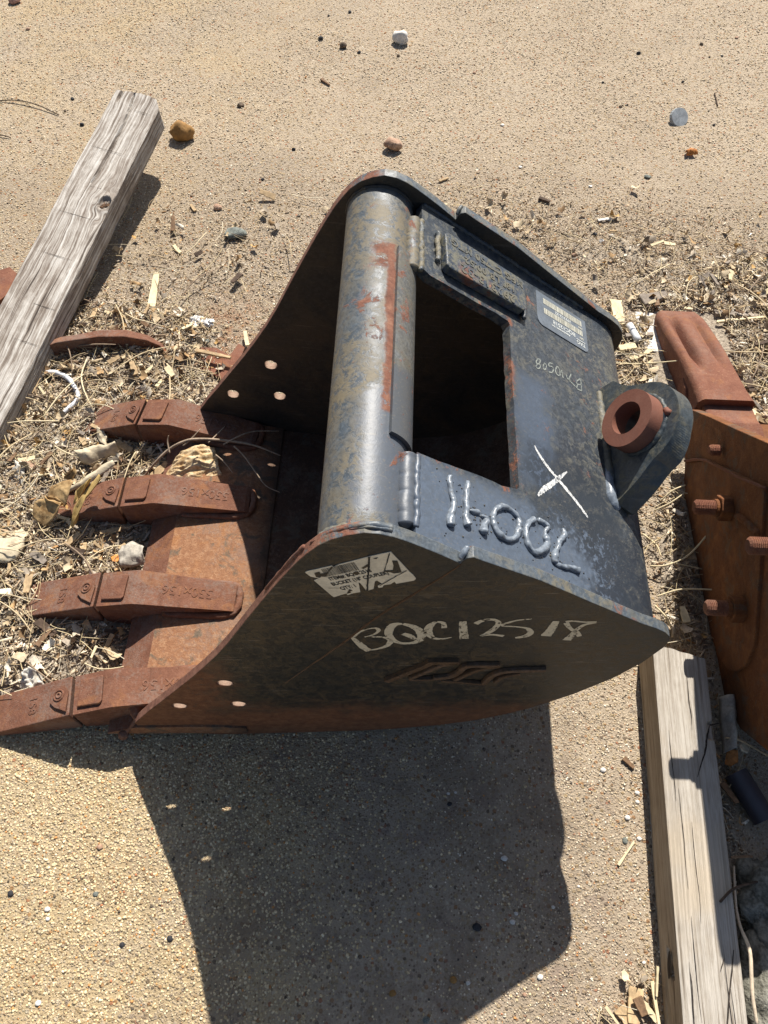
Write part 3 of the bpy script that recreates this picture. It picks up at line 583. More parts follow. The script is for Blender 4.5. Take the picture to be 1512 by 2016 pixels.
P = [(x, y, float(np.interp(x, [.06, .12, .235, .283], [.040, .066, .066, .066]))) for x, y in [(.13, -wid(.13)), (.18, -wid(.18)), (.235, -wid(.235)), (.264, -wid(.264)), (.275, -.016), (.277, 0), (.275, .016), (.264, wid(.264)), (.2, wid(.2)), (.13, wid(.13))]]
mesh('weld_bead', *bead(P, [.006, .0075, .007, .008, .006], 8, .35), M_RUST, tooth, smooth=True)
tc_ = [(-.0025, .008), (-.0025, .0900), (-.163, .0205), (-.173, .013), (-.171, .004), (-.15, .001), (-.06, .003)]
cap = mesh('tooth_cap', *prism([tc_], lambda p: (p[0], -wid(p[0]) - .0012, p[1]), lambda p: (p[0], wid(p[0]) + .0012, p[1])), M_RUST, BK, bevel=.005, seg=3, loc=TO - E0)
zc = lambda x: .0900 + (x + .0025) * .434
pd = [(-.008, -.0305), (-.006, .004)] + circle(-.0255, .0035, .0185, 14, 0, math.pi) + [(-.044, -.006), (-.032, -.018)]
mesh('pin_pad', *prism([pd], lambda p: (p[0], p[1], zc(p[0]) + .0058), lambda p: (p[0], p[1], zc(p[0]) - .004)), M_RUST, cap, bevel=.002)
sl_ = (zc(-.05) - zc(0)) / -.05
def slope(p, h): return Vector((p[0], p[1], zc(-.0255) + .0058 + sl_ * (p[0] + .0255) + h))
mesh('retaining_pin', *bead([slope(p, .0003) for p in circle(-.0255, .0035, .0098, 24)] + [slope((-.0157, .0035), .0003)], .0021, 6, 0, 1, False), M_RUST, cap, smooth=True)
mesh('retaining_pin', *bead([slope(p, .0003) for p in circle(-.0255, .0035, .0045, 14)] + [slope((-.021, .0035), .0003)], .0021, 6, 0, 1, False), M_RUST, cap, smooth=True)
font_mesh('size_mark', '158', .0245, M_RUST, cap, frame((-.083, -.0005, zc(-.083) + .0002), (0, -1, 0), (1, 0, .434)), .0010, .0003, 1.0)
for y, rz in ((.838, 0), (1.051, R(-9)), (.397, R(9))): 
    for o in (tooth, cap):
        c_ = copy_tree(o, BK, Vector((-.565, y, 0)) - E0, rz)
        if o is cap: c_.scale = (.87 if y > 1 else random.uniform(.975, 1.02), random.uniform(.98, 1.01), random.uniform(.97, 1.02)); c_.rotation_euler.z += R(random.uniform(-1.2, 1.2))
# weld cheeks at the outer teeth
weld('weld_bead', [(-.452, .392, .085), (-.447, .378, .078), (-.444, .366, .074)], [.012, .013, .008], M_RUST, None, .2)
weld('weld_bead', [(-.444, .364, .078), (-.450, .357, .066), (-.462, .350, .050), (-.470, .345, .036)], [.004, .0035, .004, .0035], M_RUST, None, .3)
weld('weld_bead', [(-.470, .344, .043), (-.474, .342, .036), (-.478, .341, .028)], [.0085, .0095, .0075], M_RUST, None, .15, 12)
# ------------------------------------------------------------------ the rusty bucket at the right, partly in view
E2 = Vector((.68, .75, 0))
B2 = empty('rusty_bucket', E2, 'bare orange rusty bucket with threaded bolts on its side, cut off by the right edge', 'excavator bucket')
def b2(name, VF, mat, par=None, **k): return mesh(name, VF[0], VF[1], mat, par or B2, org=E2, **k)
M_OR = rust_mat('orange_rust', ((.055, .018, .007), (.135, .048, .015), (.23, .088, .024)), sc_=26, dust=.10, orange=.35, grime=.5, rough=.8, bk=1.3)
M_ORT = rust_mat('tooth_orange_rust', ((.115, .042, .025), (.175, .070, .042), (.24, .115, .07)), sc_=34, dust=.25, orange=.3, speck=.9)
bx = lambda y, z, d=0.: Vector((.684 - .08 * z + d, y, z))
fe = [(1.099,0.117),(1.0797,0.1382),(0.9994,0.2184),(0.8962,0.3181),(0.7916,0.4209)]
be = [(1.05,0.0557),(0.9688,-0.0078)]
pl2 = fe + [(.79, .430), (.739, .470), (.65, .517), (.54, .545), (.457, .569), (.425, .567), (.395, .545), (.345, .46), (.31, .33), (.33, .16), (.40, .05), (.477, .004), (.70, .002), (.93, .003)] + be[::-1]
hB = [(0.5647,0.1949)]
hc = circle(hB[0][0], hB[0][1], .015, 18)
sp2 = b2('side_plate', prism([pl2, hc[::-1]], lambda p: bx(*p), lambda p: bx(*p, .022)), M_OR, bevel=.003)
b2('side_plate', prism([pl2], lambda p: bx(*p, .56), lambda p: bx(*p, .58)), M_OR)
sh2 = [(.457, .557), (.425, .555), (.402, .535), (.355, .455), (.322, .33), (.342, .165), (.41, .062), (.48, .018), (.70, .014), (1.0, .016)]
V = []; F = []
for i, p in enumerate(sh2):
    a, b = sh2[max(i - 1, 0)], sh2[min(i + 1, len(sh2) - 1)]; t = Vector((0, b[0] - a[0], b[1] - a[1])).normalized(); nn = (-t.z, t.y)
    for q in (p, (p[0] - nn[0] * -.014, p[1] + nn[1] * .014)): V += [bx(q[0], q[1], .0225), bx(q[0], q[1], .5595)]
for i in range(len(sh2) - 1):
    k, l = 4 * i, 4 * i + 4; F += [(k, k + 1, l + 1, l), (k + 2, l + 2, l + 3, k + 3), (k, l, l + 2, k + 2), (k + 1, k + 3, l + 3, l + 1)]
b2('shell', (V, F), M_OR)
b2('cutting_lip', prism([[(.95, .018), (.95, .055), (1.06, .055), (1.135, .028), (1.135, .018)]], lambda p: bx(p[0], p[1], .03), lambda p: bx(p[0], p[1], .555)), M_OR, bevel=.003)
# inner doubler plate: the brighter lower field ending in a rounded corner
b2('wear_plate', prism([[(0.9414,-0.0193),(0.9665,0.0969),(0.9267,0.1697),(0.8432,0.2581),(0.725,0.3826)] + [(.62, .30), (.505, .205), (.488, .15), (.492, .10), (.51, .06), (.545, .03), (.60, .006), (.93, .006)]], lambda p: bx(*p, -.006), lambda p: bx(*p, .004)), M_OR, sp2, bevel=.002)
b2('weld_bead', bead([bx(y, z, -.004) for y, z in [(1.0095,0.0409),(0.9494,0.1361),(0.8774,0.2154),(0.8032,0.2933),(0.7235,0.3818)]], .0035, 7, .4), M_ORT, sp2, smooth=True)
def stud(c, L, r=.0148, nut=True):
    o = bx(*c, -.006); V = []; F = []; n = 14; k = int(L / .0011); prof = []
    for i in range(k + 1):
        x = L * i / k; rr = r * (1 - .13 * (i % 3 == 0)) if x < L - .004 else r * (1 - .5 * (x - L + .004) / .004 * .7); prof.append((x, rr))
    for x, rr in prof: V += [(o.x - x, o.y + rr * math.cos(2 * math.pi * j / n), o.z + rr * math.sin(2 * math.pi * j / n)) for j in range(n)]
    for i in range(k):
        for j in range(n): a, b = i * n + j, i * n + (j + 1) % n; F.append((a, b, b + n, a + n))
    F.append(tuple(range(k * n, k * n + n)))
    s = b2('bolt', (V, F), M_ORT)
    if nut:
        hx = [(o.y + .0265 * math.cos(math.pi / 3 * j + .3), o.z + .0265 * math.sin(math.pi / 3 * j + .3)) for j in range(6)]
        b2('nut', prism([hx], lambda p: (o.x - .024, p[0], p[1]), lambda p: (o.x, p[0], p[1])), M_OR, s, bevel=.0022)
        b2('washer', prism([circle(o.y, o.z, .0172, 18)], lambda p: (o.x - .031, p[0], p[1]), lambda p: (o.x - .024, p[0], p[1])), M_OR, s, bevel=.002)
t1, t2, t3, t0 = [(0.7748,0.2269),(0.5901,0.4191),(0.582,0.1888),(0.9017,0.2391)]
for c, L in ((t1, .069), (t2, .069), (t3, .069)): stud(c, L)
stud(t0, .022, .0115, False)
b2('weld_bead', bead([bx(y, z, -.006) for y, z in [(0.743,0.2531),(0.7238,0.2753),(0.7044,0.2909),(0.6834,0.3098),(0.6653,0.3243)]], [.006, .008, .006, .009, .006, .008], 8, .4), M_OR, sp2, smooth=True)
# big tooth pointing away, with two flutes
def tooth2():
    V = []; F = []; nx, ny = 22, 26
    cx_ = lambda t: .772 - .040 * t
    hw_ = lambda t: float(np.interp(t, [0, .12, .35, .7, .93, 1], [.066, .062, .0615, .0635, .061, .052]))
    zt = lambda t: float(np.interp(t, [0, .1, .5, .9, 1], [.112, .106, .085, .052, .040]))
    zb = lambda t: float(np.interp(t, [0, .6, 1], [.004, .006, .012]))
    for i in range(ny + 1):
        t = i / ny; y = 1.135 + .345 * t
        for j in range(nx + 1):
            v = -1 + 2 * j / nx; fl = math.exp(-((abs(v) - .42) / .15) ** 2) * float(np.interp(t, [0, .25, .5, .80, .93, 1], [0, 0, 1, .8, .1, .0]))
            e = max(0, abs(v) - .80) / .20
            V.append((cx_(t) + hw_(t) * v, y, zt(t) - .024 * fl * (1.25 if v < 0 else .6) - .014 * e ** 2))
    m_ = nx + 1
    for i in range(ny):
        for j in range(nx): a = i * m_ + j; F.append((a, a + 1, a + 1 + m_, a + m_))
    o = len(V)
    for i in range(ny + 1):
        t = i / ny; y = 1.135 + .345 * t; V += [(cx_(t) - hw_(t) * .97, y, zb(t)), (cx_(t) + hw_(t) * .97, y, zb(t))]
    for i in range(ny):
        a = o + 2 * i; F += [(i * m_, i * m_ + m_, a + 2, a), (i * m_ + nx, a + 1, a + 3, i * m_ + m_ + nx), (a, a + 2, a + 3, a + 1)]
    F += [tuple(range(m_)) + (o + 1, o), tuple(ny * m_ + j for j in range(nx, -1, -1)) + (o + 2 * ny, o + 2 * ny + 1)]
    return V, F
tt = b2('tooth_cap', tooth2(), M_ORT, smooth=True); tt.modifiers.new('split', 'EDGE_SPLIT').split_angle = R(40)
adp = [(.96, .056), (1.00, .105), (1.07, .112), (1.10, .098), (1.145, .088), (1.145, .012), (1.0, .006), (.96, .02)]
b2('tooth_adapter', prism([adp], lambda p: (.722, p[0], p[1]), lambda p: (.835, p[0], p[1])), M_ORT, bevel=.009, seg=3)
b2('pin_pad', prism([[(1.175, .03), (1.175, .055), (1.20, .068), (1.235, .066), (1.245, .045), (1.23, .026)]], lambda p: (.697, p[0], p[1]), lambda p: (.712, p[0], p[1])), M_ORT, tt, bevel=.003)
# ------------------------------------------------------------------ the two timbers
def wood(name, cols, dark=(.045, .036, .03), lines=150., warm=None, speck=.0):
    m = Mat(name, 'UV')
    v = m.scale((2.2, lines, 1)); n1 = m.noise(1, 6, .62, .25, vec=v); n2 = m.noise(1, 3, .6, vec=m.scale((30, lines * 6, 1))); n3 = m.noise(9, 5, .65); n4 = m.noise(1, 5, .7, 1., vec=m.scale((14, lines * .55, 1)))
    f = m.ma('ADD', m.mul(n1, .55), m.ma('ADD', m.mul(n3, .22), m.mul(n4, .23)))
    col = m.ramp(f, [(.33, cols[0]), (.45, cols[1]), (.53, cols[2]), (.64, cols[3])])
    col = m.mix(m.mul(m.ss(n2, .50, .68), .5), col, cols[0])
    col = m.mix(m.mul(m.ss(n1, .40, .34), .9), col, dark)
    if warm: col = m.mix(m.ss(m.noise(4, 4, .6), .45, .62), col, m.mix(m.ss(n1, .4, .6), warm, tuple(c * 1.35 for c in warm)))
    return m.out(col, .85, m.bump(m.ma('ADD', n1, m.ma('ADD', m.mul(n2, .5), m.mul(n4, .7))), .7, .004), spec=.2)
M_DARK = plain('dark_wood', (.035, .026, .02), .95, .4, 90)
def seg_d(p, P):
    b = 9; tb_ = 0; L = 0; tot = sum(math.dist(P[i], P[i + 1]) for i in range(len(P) - 1))
    for i in range(len(P) - 1):
        ax, ay = P[i]; dx, dy = P[i + 1][0] - ax, P[i + 1][1] - ay; l2 = dx * dx + dy * dy; t = max(0, min(1, ((p[0] - ax) * dx + (p[1] - ay) * dy) / l2))
        d = math.hypot(p[0] - ax - t * dx, p[1] - ay - t * dy)
        if d < b: b = d; tb_ = (L + t * math.sqrt(l2)) / tot
        L += math.sqrt(l2)
    return b, tb_
def beam(name, o, d, s, u, L, W, Hh, mats, step, rnd, endf, disp, warp, label, cat):
    """sawn timber: grid round its outline, displaced along the surface normal; UV in metres"""
    o, d, s, u = (Vector(q) for q in (o, d, s, u)); org = o.copy(); org.z = 0
    per = []                                                            # (across, up, normal, face, coordinate)
    na, nh = int(W / step), int(Hh / step)
    for i in range(na + 1): per.append((W * i / na, Hh, (0, 1), 0, W * i / na))
    for i in range(1, nh): per.append((W, Hh - Hh * i / nh, (1, 0), 1, W + Hh * i / nh))
    for i in range(0, na + 1, 4): per.append((W - W * i / na, 0, (0, -1), 2, W + Hh + W * i / na))
    if per[-1][0] > 1e-6: per.append((0, 0, (0, -1), 2, 2 * W + Hh))
    for i in range(1, nh): per.append((0, Hh * i / nh, (-1, 0), 3, 2 * W + Hh + Hh * i / nh))
    n = len(per); ns = int(L / (step * 1.6)); V = []; F = []; UV = []; MI = []
    for k in range(ns + 1):
        for (a, h, nn, f, c) in per:
            e = endf(a); x = e + (L - e) * k / ns
            ca, ch = min(a, W - a), min(h, Hh - h); q = max(0, rnd - ca), max(0, rnd - ch); pull = 0
            if q[0] > 0 and q[1] > 0: pull = (math.hypot(q[0], q[1]) - rnd) * .5
            aa = a + (-1 if a > W / 2 else 1) * max(0, pull) ; hh = h + (-1 if h > Hh / 2 else 1) * max(0, pull)
            dd = disp(x, a, h, f)
            V.append(o + d * x + s * (aa + nn[0] * dd) + u * (hh + nn[1] * dd) - org)
            UV.append((x, warp(x, c, f)))
    for k in range(ns):
        for j in range(n):
            a, b = k * n + j, k * n + (j + 1) % n; F.append((a, b, b + n, a + n)); MI.append(0)
    for k in (0, ns):
        F.append(tuple(k * n + j for j in range(n))); MI.append(0)
    me = bpy.data.meshes.new(name); me.from_pydata([tuple(v) for v in V], [], F)
    uv = me.uv_layers.new(name='UVMap'); ve = np.empty(len(me.loops), np.int32); me.loops.foreach_get('vertex_index', ve)
    uvs = np.array(UV, np.float32)[ve]; uv.data.foreach_set('uv', uvs.ravel())
    bm = bmesh.new(); bm.from_mesh(me); bmesh.ops.recalc_face_normals(bm, faces=bm.faces); bm.to_mesh(me); bm.free()
    for m in mats: me.materials.append(m)
    for p in me.polygons: p.use_smooth = True
    ob = bpy.data.objects.new(name, me); C.objects.link(ob); ob.location = org
    ob.modifiers.new('split', 'EDGE_SPLIT').split_angle = R(42)
    return tag(ob, label, cat)
K1 = [(0.3663,0.0193)][0]
CR = [[(-0.0385,0.0893),(0.0023,0.0839),(0.0426,0.0792),(0.0928,0.0764),(0.1406,0.0758),(0.1996,0.0769),(0.2537,0.0784),(0.3067,0.0803)], [(-0.0473,0.1258),(-0.0236,0.1274),(-0.0007,0.1262)]]
def d1(x, a, h, f):
    r = -.0012 * abs(MN.noise(Vector((x * 9, (a + h) * 130, f * 3.)))) * 2 + .0022 * MN.noise(Vector((x * 7, a * 12, h * 12 + 5)))
    if f == 0:
        a2 = a
        for P in CR:
            dd, t = seg_d((x, a2), P); wv = .0011 + .0012 * math.sin(math.pi * t) ** .5
            if dd < wv * 2.2: r -= .012 * max(0, 1 - dd / (wv * 2.2))
        e = math.hypot((x - K1[0]) / 1.35, a2 - K1[1])
        if e < .017: r -= .011 * min(1, (.017 - e) / .005) * (.75 + .5 * MN.noise(Vector((x * 160, a2 * 160, 2.))))
        elif e < .03: r += .0025 * (1 - (e - .017) / .013)
    return r
def w1_(x, c, f):
    if f == 0:
        dx, dv = (x - K1[0]) / 1.5, c - K1[1]; r2 = dx * dx + dv * dv; c = c - .8 * dv * math.exp(-r2 / .0022) + .012 * math.exp(-r2 / .004) * MN.noise(Vector((x * 30, c * 60, 0)))
    return c + .006 * MN.noise(Vector((x * 5, c * 8, 4))) + .0022 * MN.noise(Vector((x * 22, c * 22, 9)))
M_OLD = wood('weathered_timber', ((.085, .066, .052), (.22, .182, .15), (.46, .425, .38), (.70, .68, .64)), lines=150.)
P1 = Vector((-.682, 2.045, .118)); wd = Vector((-.191, -.975, -.112)).normalized(); ws = wd.cross(Vector((0, 0, 1))).normalized(); wu = ws.cross(wd); wu = wu if wu.z > 0 else -wu
T1 = beam('weathered_timber', P1, wd, ws, wu, 1.13, .148, .063, [M_OLD], .0022, .004, lambda a: float(np.interp(a, [0, .006, .02, .05, .148], [.004, -.008, -.029, -.043, -.045])) + .003 * MN.noise(Vector((a * 60, 0, 0))), d1, w1_, 'grey weathered timber with a knot and a long crack, raised at its far end', 'timber')
V, F = blob(.013, 5, 3, .5, 2.4, (1.25, 1, .35)); kc = P1 + wd * K1[0] + ws * K1[1] + wu * .0535
mesh('knot', [Vector(v) + kc - T1.location for v in V], F, plain('knot_wood', (.10, .055, .03), .9, .6, 120, .8, .004), T1, smooth=True)
# newer square timber
W2o = [(0.5217,0.5258,0)][0]
d2 = Vector((-.059, -.998, 0)).normalized(); s2 = Vector((.998, -.059, 0)); u2 = Vector((0, 0, 1))
o2 = Vector((W2o[0], W2o[1], .001)) - d2 * (.545 - W2o[1]) * 1
o2 = o2 + Vector((0, 0, 0))
def rel2(p): q = Vector((p[0], p[1], 0)) - Vector((o2.x, o2.y, 0)); return (q.dot(d2), q.dot(s2))
CK = [rel2(p) for p in [(0.6067,0.3912,0.091),(0.5985,0.3706,0.091),(0.5901,0.3431,0.091),(0.579,0.3205,0.091),(0.569,0.2982,0.091)]]; CK2 = [rel2(p) for p in [(0.5827,0.0324,0.091),(0.5728,-0.0028,0.091),(0.5645,-0.0302,0.091),(0.5544,-0.0677,0.091)]]; CK3 = [rel2(p) for p in [(0.5648,0.0191,0.091),(0.556,0.0014,0.091)]]; CK4 = [rel2(p) for p in [(0.6067,0.3912,0.091),(0.6251,0.3957,0.091)]]
HK = [rel2(p)[0] for p in [(0.4911,0.0112,0.045)]][0]
NB = [rel2(p) for p in [(0.6251,0.3957,0.091),(0.6343,0.385,0.091)]]
def disp2(x, a, h, f):
    r = -.0006 * abs(MN.noise(Vector((x * 5, (a + h) * 120, f * 3.)))) * 2 + .0012 * MN.noise(Vector((x * 5, a * 10, h * 10)))
    if f == 0:
        for P, dp in ():
            dd, t = seg_d((x, a), P)
            if dd < .0034: r -= dp * (1 - dd / .0034)
        if a > .088 and abs(x - NB[0][0] - .014) < .016: r -= .010 * MN.noise(Vector((x * 90, a * 90, 1))) ** 2 + .004
    if f == 1 and x < .35: r -= .004 * abs(MN.noise(Vector((x * 40, h * 40, 8))))
    if f == 3:
        e = math.hypot((x - HK) / 1.9, (h - .052 - (x - HK) * .35) * 1.2)
        if e < .013: r -= .012 * (1 - e / .013) ** .5
    return r
def warp2(x, c, f):
    if f == 3: dx = (x - HK) / 2; dv = c - (2 * .1 + .09 + .052); r2 = dx * dx + dv * dv; c -= .75 * dv * math.exp(-r2 / .0012)
    return c + .003 * MN.noise(Vector((x * 3, c * 6, 4)))
M_NEW = wood('sawn_timber', ((.21, .18, .145), (.34, .30, .25), (.445, .405, .35), (.53, .495, .44)), lines=190., dark=(.12, .095, .07), warm=(.36, .305, .235))
M_NEWS = wood('sawn_timber_side', ((.22, .165, .11), (.33, .26, .18), (.42, .34, .245), (.48, .40, .30)), lines=90., dark=(.11, .07, .04))
T2 = beam('sawn_timber', o2, d2, s2, u2, .85, .100, .0895, [M_NEW, M_NEWS], .0025, .003, lambda a: .004 * MN.noise(Vector((a * 40, 3, 0))) + .02 * a / .1, disp2, warp2, 'square pale sawn timber lying under the tail of the black bucket', 'timber')
for p in T2.data.polygons:
    if abs(p.normal.z) < .6: p.material_index = 1
def top2(q, h): v = o2 + d2 * q[0] + s2 * q[1] + u2 * (.0895 + h); return v - T2.location
for P, wd_ in ((CK, [.001, .0035, .003, .002, .0008]), (CK2, [.0012, .0022, .002, .0022]), (CK3, [.001, .0018, .0006]), (CK4, [.003, .0025, .001])):
    mesh('crack', *ribbon(P, wd_, lambda q: top2(q, .0012), .3, 6), M_DARK, T2)
kn = [(HK + .019 * math.cos(t) * (1.25 if math.cos(t) > 0 else .9), .053 + .0085 * math.sin(t) - .35 * .019 * math.cos(t)) for t in np.linspace(0, 2 * math.pi, 18)[:-1]]
mesh('knot', [o2 + d2 * x + u2 * z - s2 * .0022 - T2.location for x, z in kn], [tuple(range(17))], M_DARK, T2)
rt = random.Random(4)
for i in range(9):                                                      # drying checks along the grain
    x0, a0, L_ = rt.uniform(.03, .6), rt.uniform(.01, .09), rt.uniform(.06, .22); P = [(x0 + L_ * k / 4, a0 + rt.uniform(-.0012, .0012)) for k in range(5)]
    mesh('crack', *ribbon(P, [.0003, .0009, .0011, .0008, .0003], lambda q: top2(q, .0010), .4, 5), M_DARK, T2)
for i in range(7):                                                      # old saw and drag marks across the weathered face
    x0, a0 = .05 + .13 * i + rt.uniform(-.03, .03), rt.uniform(.0, .03); L_ = rt.uniform(.05, .11); P = [(x0 + .12 * L_ * k / 3 * -1, a0 + L_ * k / 3) for k in range(4)]
    mesh('saw_mark', *ribbon(P, [.0003, .0012, .0010, .0003], lambda q: P1 + wd * q[0] + ws * q[1] + wu * .0638 - T1.location, .5, 6), M_DARK, T1)
# ------------------------------------------------------------------ loose things, each where it lies
def stone(label, ab, mat, seed, name='stone', cat='stone', group=None, hk=.7, facet=1., sub=3, amp=.22, dep=.8, rz=None):
    a, b = Vector((*ab[0][:2], 0)), Vector((*ab[1][:2], 0)); r = (b - a).length / 2; c = (a + b) / 2
    V, F = blob(r, seed, sub, amp, 1.4, (1, dep, hk), facet)
    o = mesh(name, V, F, mat, None, smooth=not facet, loc=(c.x, c.y, r * hk * (.72 if r > .012 else .45))); o.rotation_euler = (0, 0, math.atan2((b - a).y, (b - a).x) if rz is None else rz)
    if facet and sub > 2:
        for p in o.data.polygons: p.use_smooth = True
    return tag(o, label, cat, group)
S_WH = plain('chalky_stone', (.66, .63, .58), .9, .18, 60, .6, .004); S_OC = plain('ochre_stone', (.30, .165, .055), .8, .3, 40, .5, .003)
S_TA = plain('tan_stone', (.36, .20, .125), .85, .35, 50, .5, .003, hi=(.55, .38, .27)); S_GR = plain('grey_stone', (.17, .185, .165), .9, .45, 90, .7, .003)
S_DK = plain('dark_stone', (.035, .035, .038), .8, .4, 90, .5); S_BR = plain('brown_lump', (.16, .12, .085), .9, .4, 120, .8, .003); S_PK = plain('pink_stone', (.42, .25, .20), .85, .25, 60)
stone('chalky white stone standing alone near the top of the yard', [(-0.0467,2.7399,-0),(0.0095,2.7438,0)], S_WH, 3, hk=.85, dep=.9)
stone('ochre brown stone beside the raised end of the weathered timber', [(-0.7134,2.1677,0),(-0.6402,2.1723,0)], S_OC, 11, hk=.8, facet=0, amp=.35)
stone('tan angular stone just beyond the rounded top of the black bucket', [(-0.053,2.1543,0),(0.0001,2.1576,0)], S_TA, 8, hk=.85)
stone('rough grey green stone between timber and black bucket', [(-0.4868,1.7417,0),(-0.4271,1.7452,-0)], S_GR, 21, hk=.5)
stone('brown grey lump of dirt left of the chalky white stone', [(-0.2284,2.6962,0),(-0.2024,2.698,0)], S_BR, 4, hk=.8, name='dirt_lump', cat='dirt lump', facet=0)
stone('pinkish stone cut by the top left edge', [(-1.4201,2.8961,0),(-1.3792,2.9059,0)], S_PK, 31, hk=.6)
for i, ab in enumerate(([(-0.5324,2.3437,0),(-0.5097,2.3452,0)], [(-0.307,2.7406,0),(-0.286,2.742,0)], [(-0.1659,2.6698,0),(-0.1521,2.6708,0)], [(-0.032,2.6577,0),(-0.0181,2.6586,0)], [(-0.3376,2.134,0),(-0.3236,2.1349,0)], [(0.793,2.7296,0),(0.8089,2.7307,0)], [(1.0237,2.8016,0),(1.0381,2.8026,0)], [(0.9242,2.5713,0),(0.9345,2.5719,0)], [(0.6554,2.5504,0),(0.6657,2.5511,0)], [(0.6979,2.4185,0),(0.7095,2.4192,-0)], [(0.9874,2.3405,0),(0.9972,2.3411,0)], [(-0.4155,1.9879,-0),(-0.4035,1.9886,0)], [(0.7224,2.431,0),(0.7308,2.4316,0)], [(-0.2123,2.9193,0),(-0.1979,2.9203,0)], [(-0.2847,2.8907,0),(-0.2757,2.8914,0)], [(1.0407,2.7251,0),(1.0495,2.7257,0)], [(1.086,2.7343,0),(1.0949,2.7349,0)], [(-1.0673,2.3439,0),(-1.0545,2.3448,0)], [(-1.0742,2.279,0),(-1.0631,2.2797,0)], [(-1.0071,2.2127,0),(-0.9915,2.2137,0)])):
    stone('small dark pebble lying loose on the bare concrete beyond the bucket', ab, S_DK if i % 3 else S_BR, 40 + i, name='pebble', cat='pebble', group='small dark pebbles on the concrete', sub=2, hk=.75)
for i, ab in enumerate(([(0.7331,2.0697,0),(0.7547,2.071,0)], [(0.5525,1.8064,0),(0.57,1.8074,0)], [(0.5984,1.8027,0),(0.6145,1.8036,0)])):
    stone(('flat grey pebble alone on the concrete right of the bucket', 'blue grey pebble beyond the serial sticker end of the bucket', 'small white pebble right of the blue grey one')[i], ab, (S_GR, S_DK, S_WH)[i], 70 + i, name='pebble', cat='pebble', sub=2, hk=.5)
for i, ab in enumerate(([(-1.3179,2.7329,0),(-1.3006,2.7342,0)], [(0.309,2.297,0),(0.3219,2.2979,0)], [(-0.536,1.852,-0),(-0.5098,1.8536,0)], [(0.5672,1.7799,0),(0.5846,1.7809,0)], [(0.4843,1.7175,0),(0.5014,1.7185,0)], [(0.6029,1.8714,0),(0.6177,1.8723,0)], [(0.2259,2.5768,0),(0.2396,2.5778,0)], [(0.5607,2.0147,-0),(0.5729,2.0155,0)], [(1.1556,2.8521,0),(1.1701,2.8531,0)], [(0.3552,2.0918,0),(0.3676,2.0926,0)])):
    stone('small pale pebble lying on the sandy concrete', ab, S_WH if i % 2 else S_TA, 90 + i, name='pebble', cat='pebble', group='small pale pebbles on the concrete', sub=2, hk=.6)
# pebbles set loose on the near concrete, in light and in the bucket's shade
for i, (ab, mt) in enumerate((([(-0.4206,0.0028,0),(-0.4104,0.0032,0)], S_DK), ([(-0.5592,0.0509,0),(-0.5488,0.0513,0)], S_WH), ([(-0.6292,0.0725,0),(-0.6178,0.073,0)], S_DK), ([(-0.5537,0.0364,0),(-0.546,0.0367,0)], S_WH), ([(-0.4821,0.0774,0),(-0.4716,0.0778,0)], S_GR), ([(-0.3429,0.0148,0),(-0.3318,0.0152,0)], S_DK), ([(-0.54,-0.0848,0),(-0.5293,-0.0844,0)], S_WH), ([(-0.4926,0.1519,0),(-0.4809,0.1524,0)], S_TA),
        ([(0.4224,0.3229,0),(0.434,0.3234,0)], S_WH), ([(0.4829,0.2841,0),(0.4924,0.2845,0)], S_WH), ([(0.4505,0.2019,0),(0.4598,0.2023,0)], S_GR), ([(0.4818,0.2679,0),(0.4903,0.2682,0)], S_WH), ([(0.4586,0.2395,0),(0.4699,0.2399,0)], S_WH), ([(0.4501,0.1985,0),(0.4603,0.1989,0)], S_GR), ([(0.3617,0.1221,0),(0.367,0.1223,0)], S_WH), ([(0.4766,0.2047,0),(0.4859,0.2051,0)], S_WH), ([(0.4607,0.0099,-0),(0.4675,0.0101,0)], S_WH),
        ([(0.2401,0.0621,0),(0.2506,0.0625,0)], S_WH), ([(0.229,0.162,-0),(0.2409,0.1625,0)], S_WH), ([(0.1761,0.0543,0),(0.1917,0.0502,0)], S_DK), ([(0.2486,0.0764,0),(0.2556,0.0743,0)], S_WH), ([(0.2824,-0.0188,0),(0.2927,-0.0162,0)], S_WH), ([(0.1634,-0.0304,0),(0.171,-0.0301,0)], S_WH), ([(0.0923,-0.086,0),(0.1038,-0.0821,0)], S_GR), ([(0.1356,-0.0279,0),(0.1491,-0.0259,-0)], S_OC), ([(0.0365,-0.0516,0),(0.0482,-0.0476,-0)], S_OC), ([(0.1322,0.269,0),(0.1388,0.2692,0)], S_WH), ([(0.1464,0.2713,0),(0.152,0.2716,0)], S_WH), ([(0.2565,-0.0435,0),(0.2641,-0.0432,0)], S_TA), ([(0.1331,0.2493,0),(0.1425,0.2515,0)], S_DK), ([(0.3136,0.0875,0),(0.3207,0.0878,0)], S_WH))):
    sh = i >= 17; cn = {'chalky_stone': 'white', 'dark_stone': 'dark', 'grey_stone': 'grey green', 'tan_stone': 'tan', 'ochre_stone': 'rusty brown'}[mt.name]
    pl_ = "in the shadow of the black bucket" if sh else 'on the sunlit concrete at the bottom left' if i < 8 else 'on the sunlit strip beside the sawn timber'
    stone(f'small {cn} pebble {pl_}', ab, mt, 120 + i, name='pebble', cat='pebble', group=f'{cn} pebbles {pl_}', sub=2, hk=.6, facet=0)

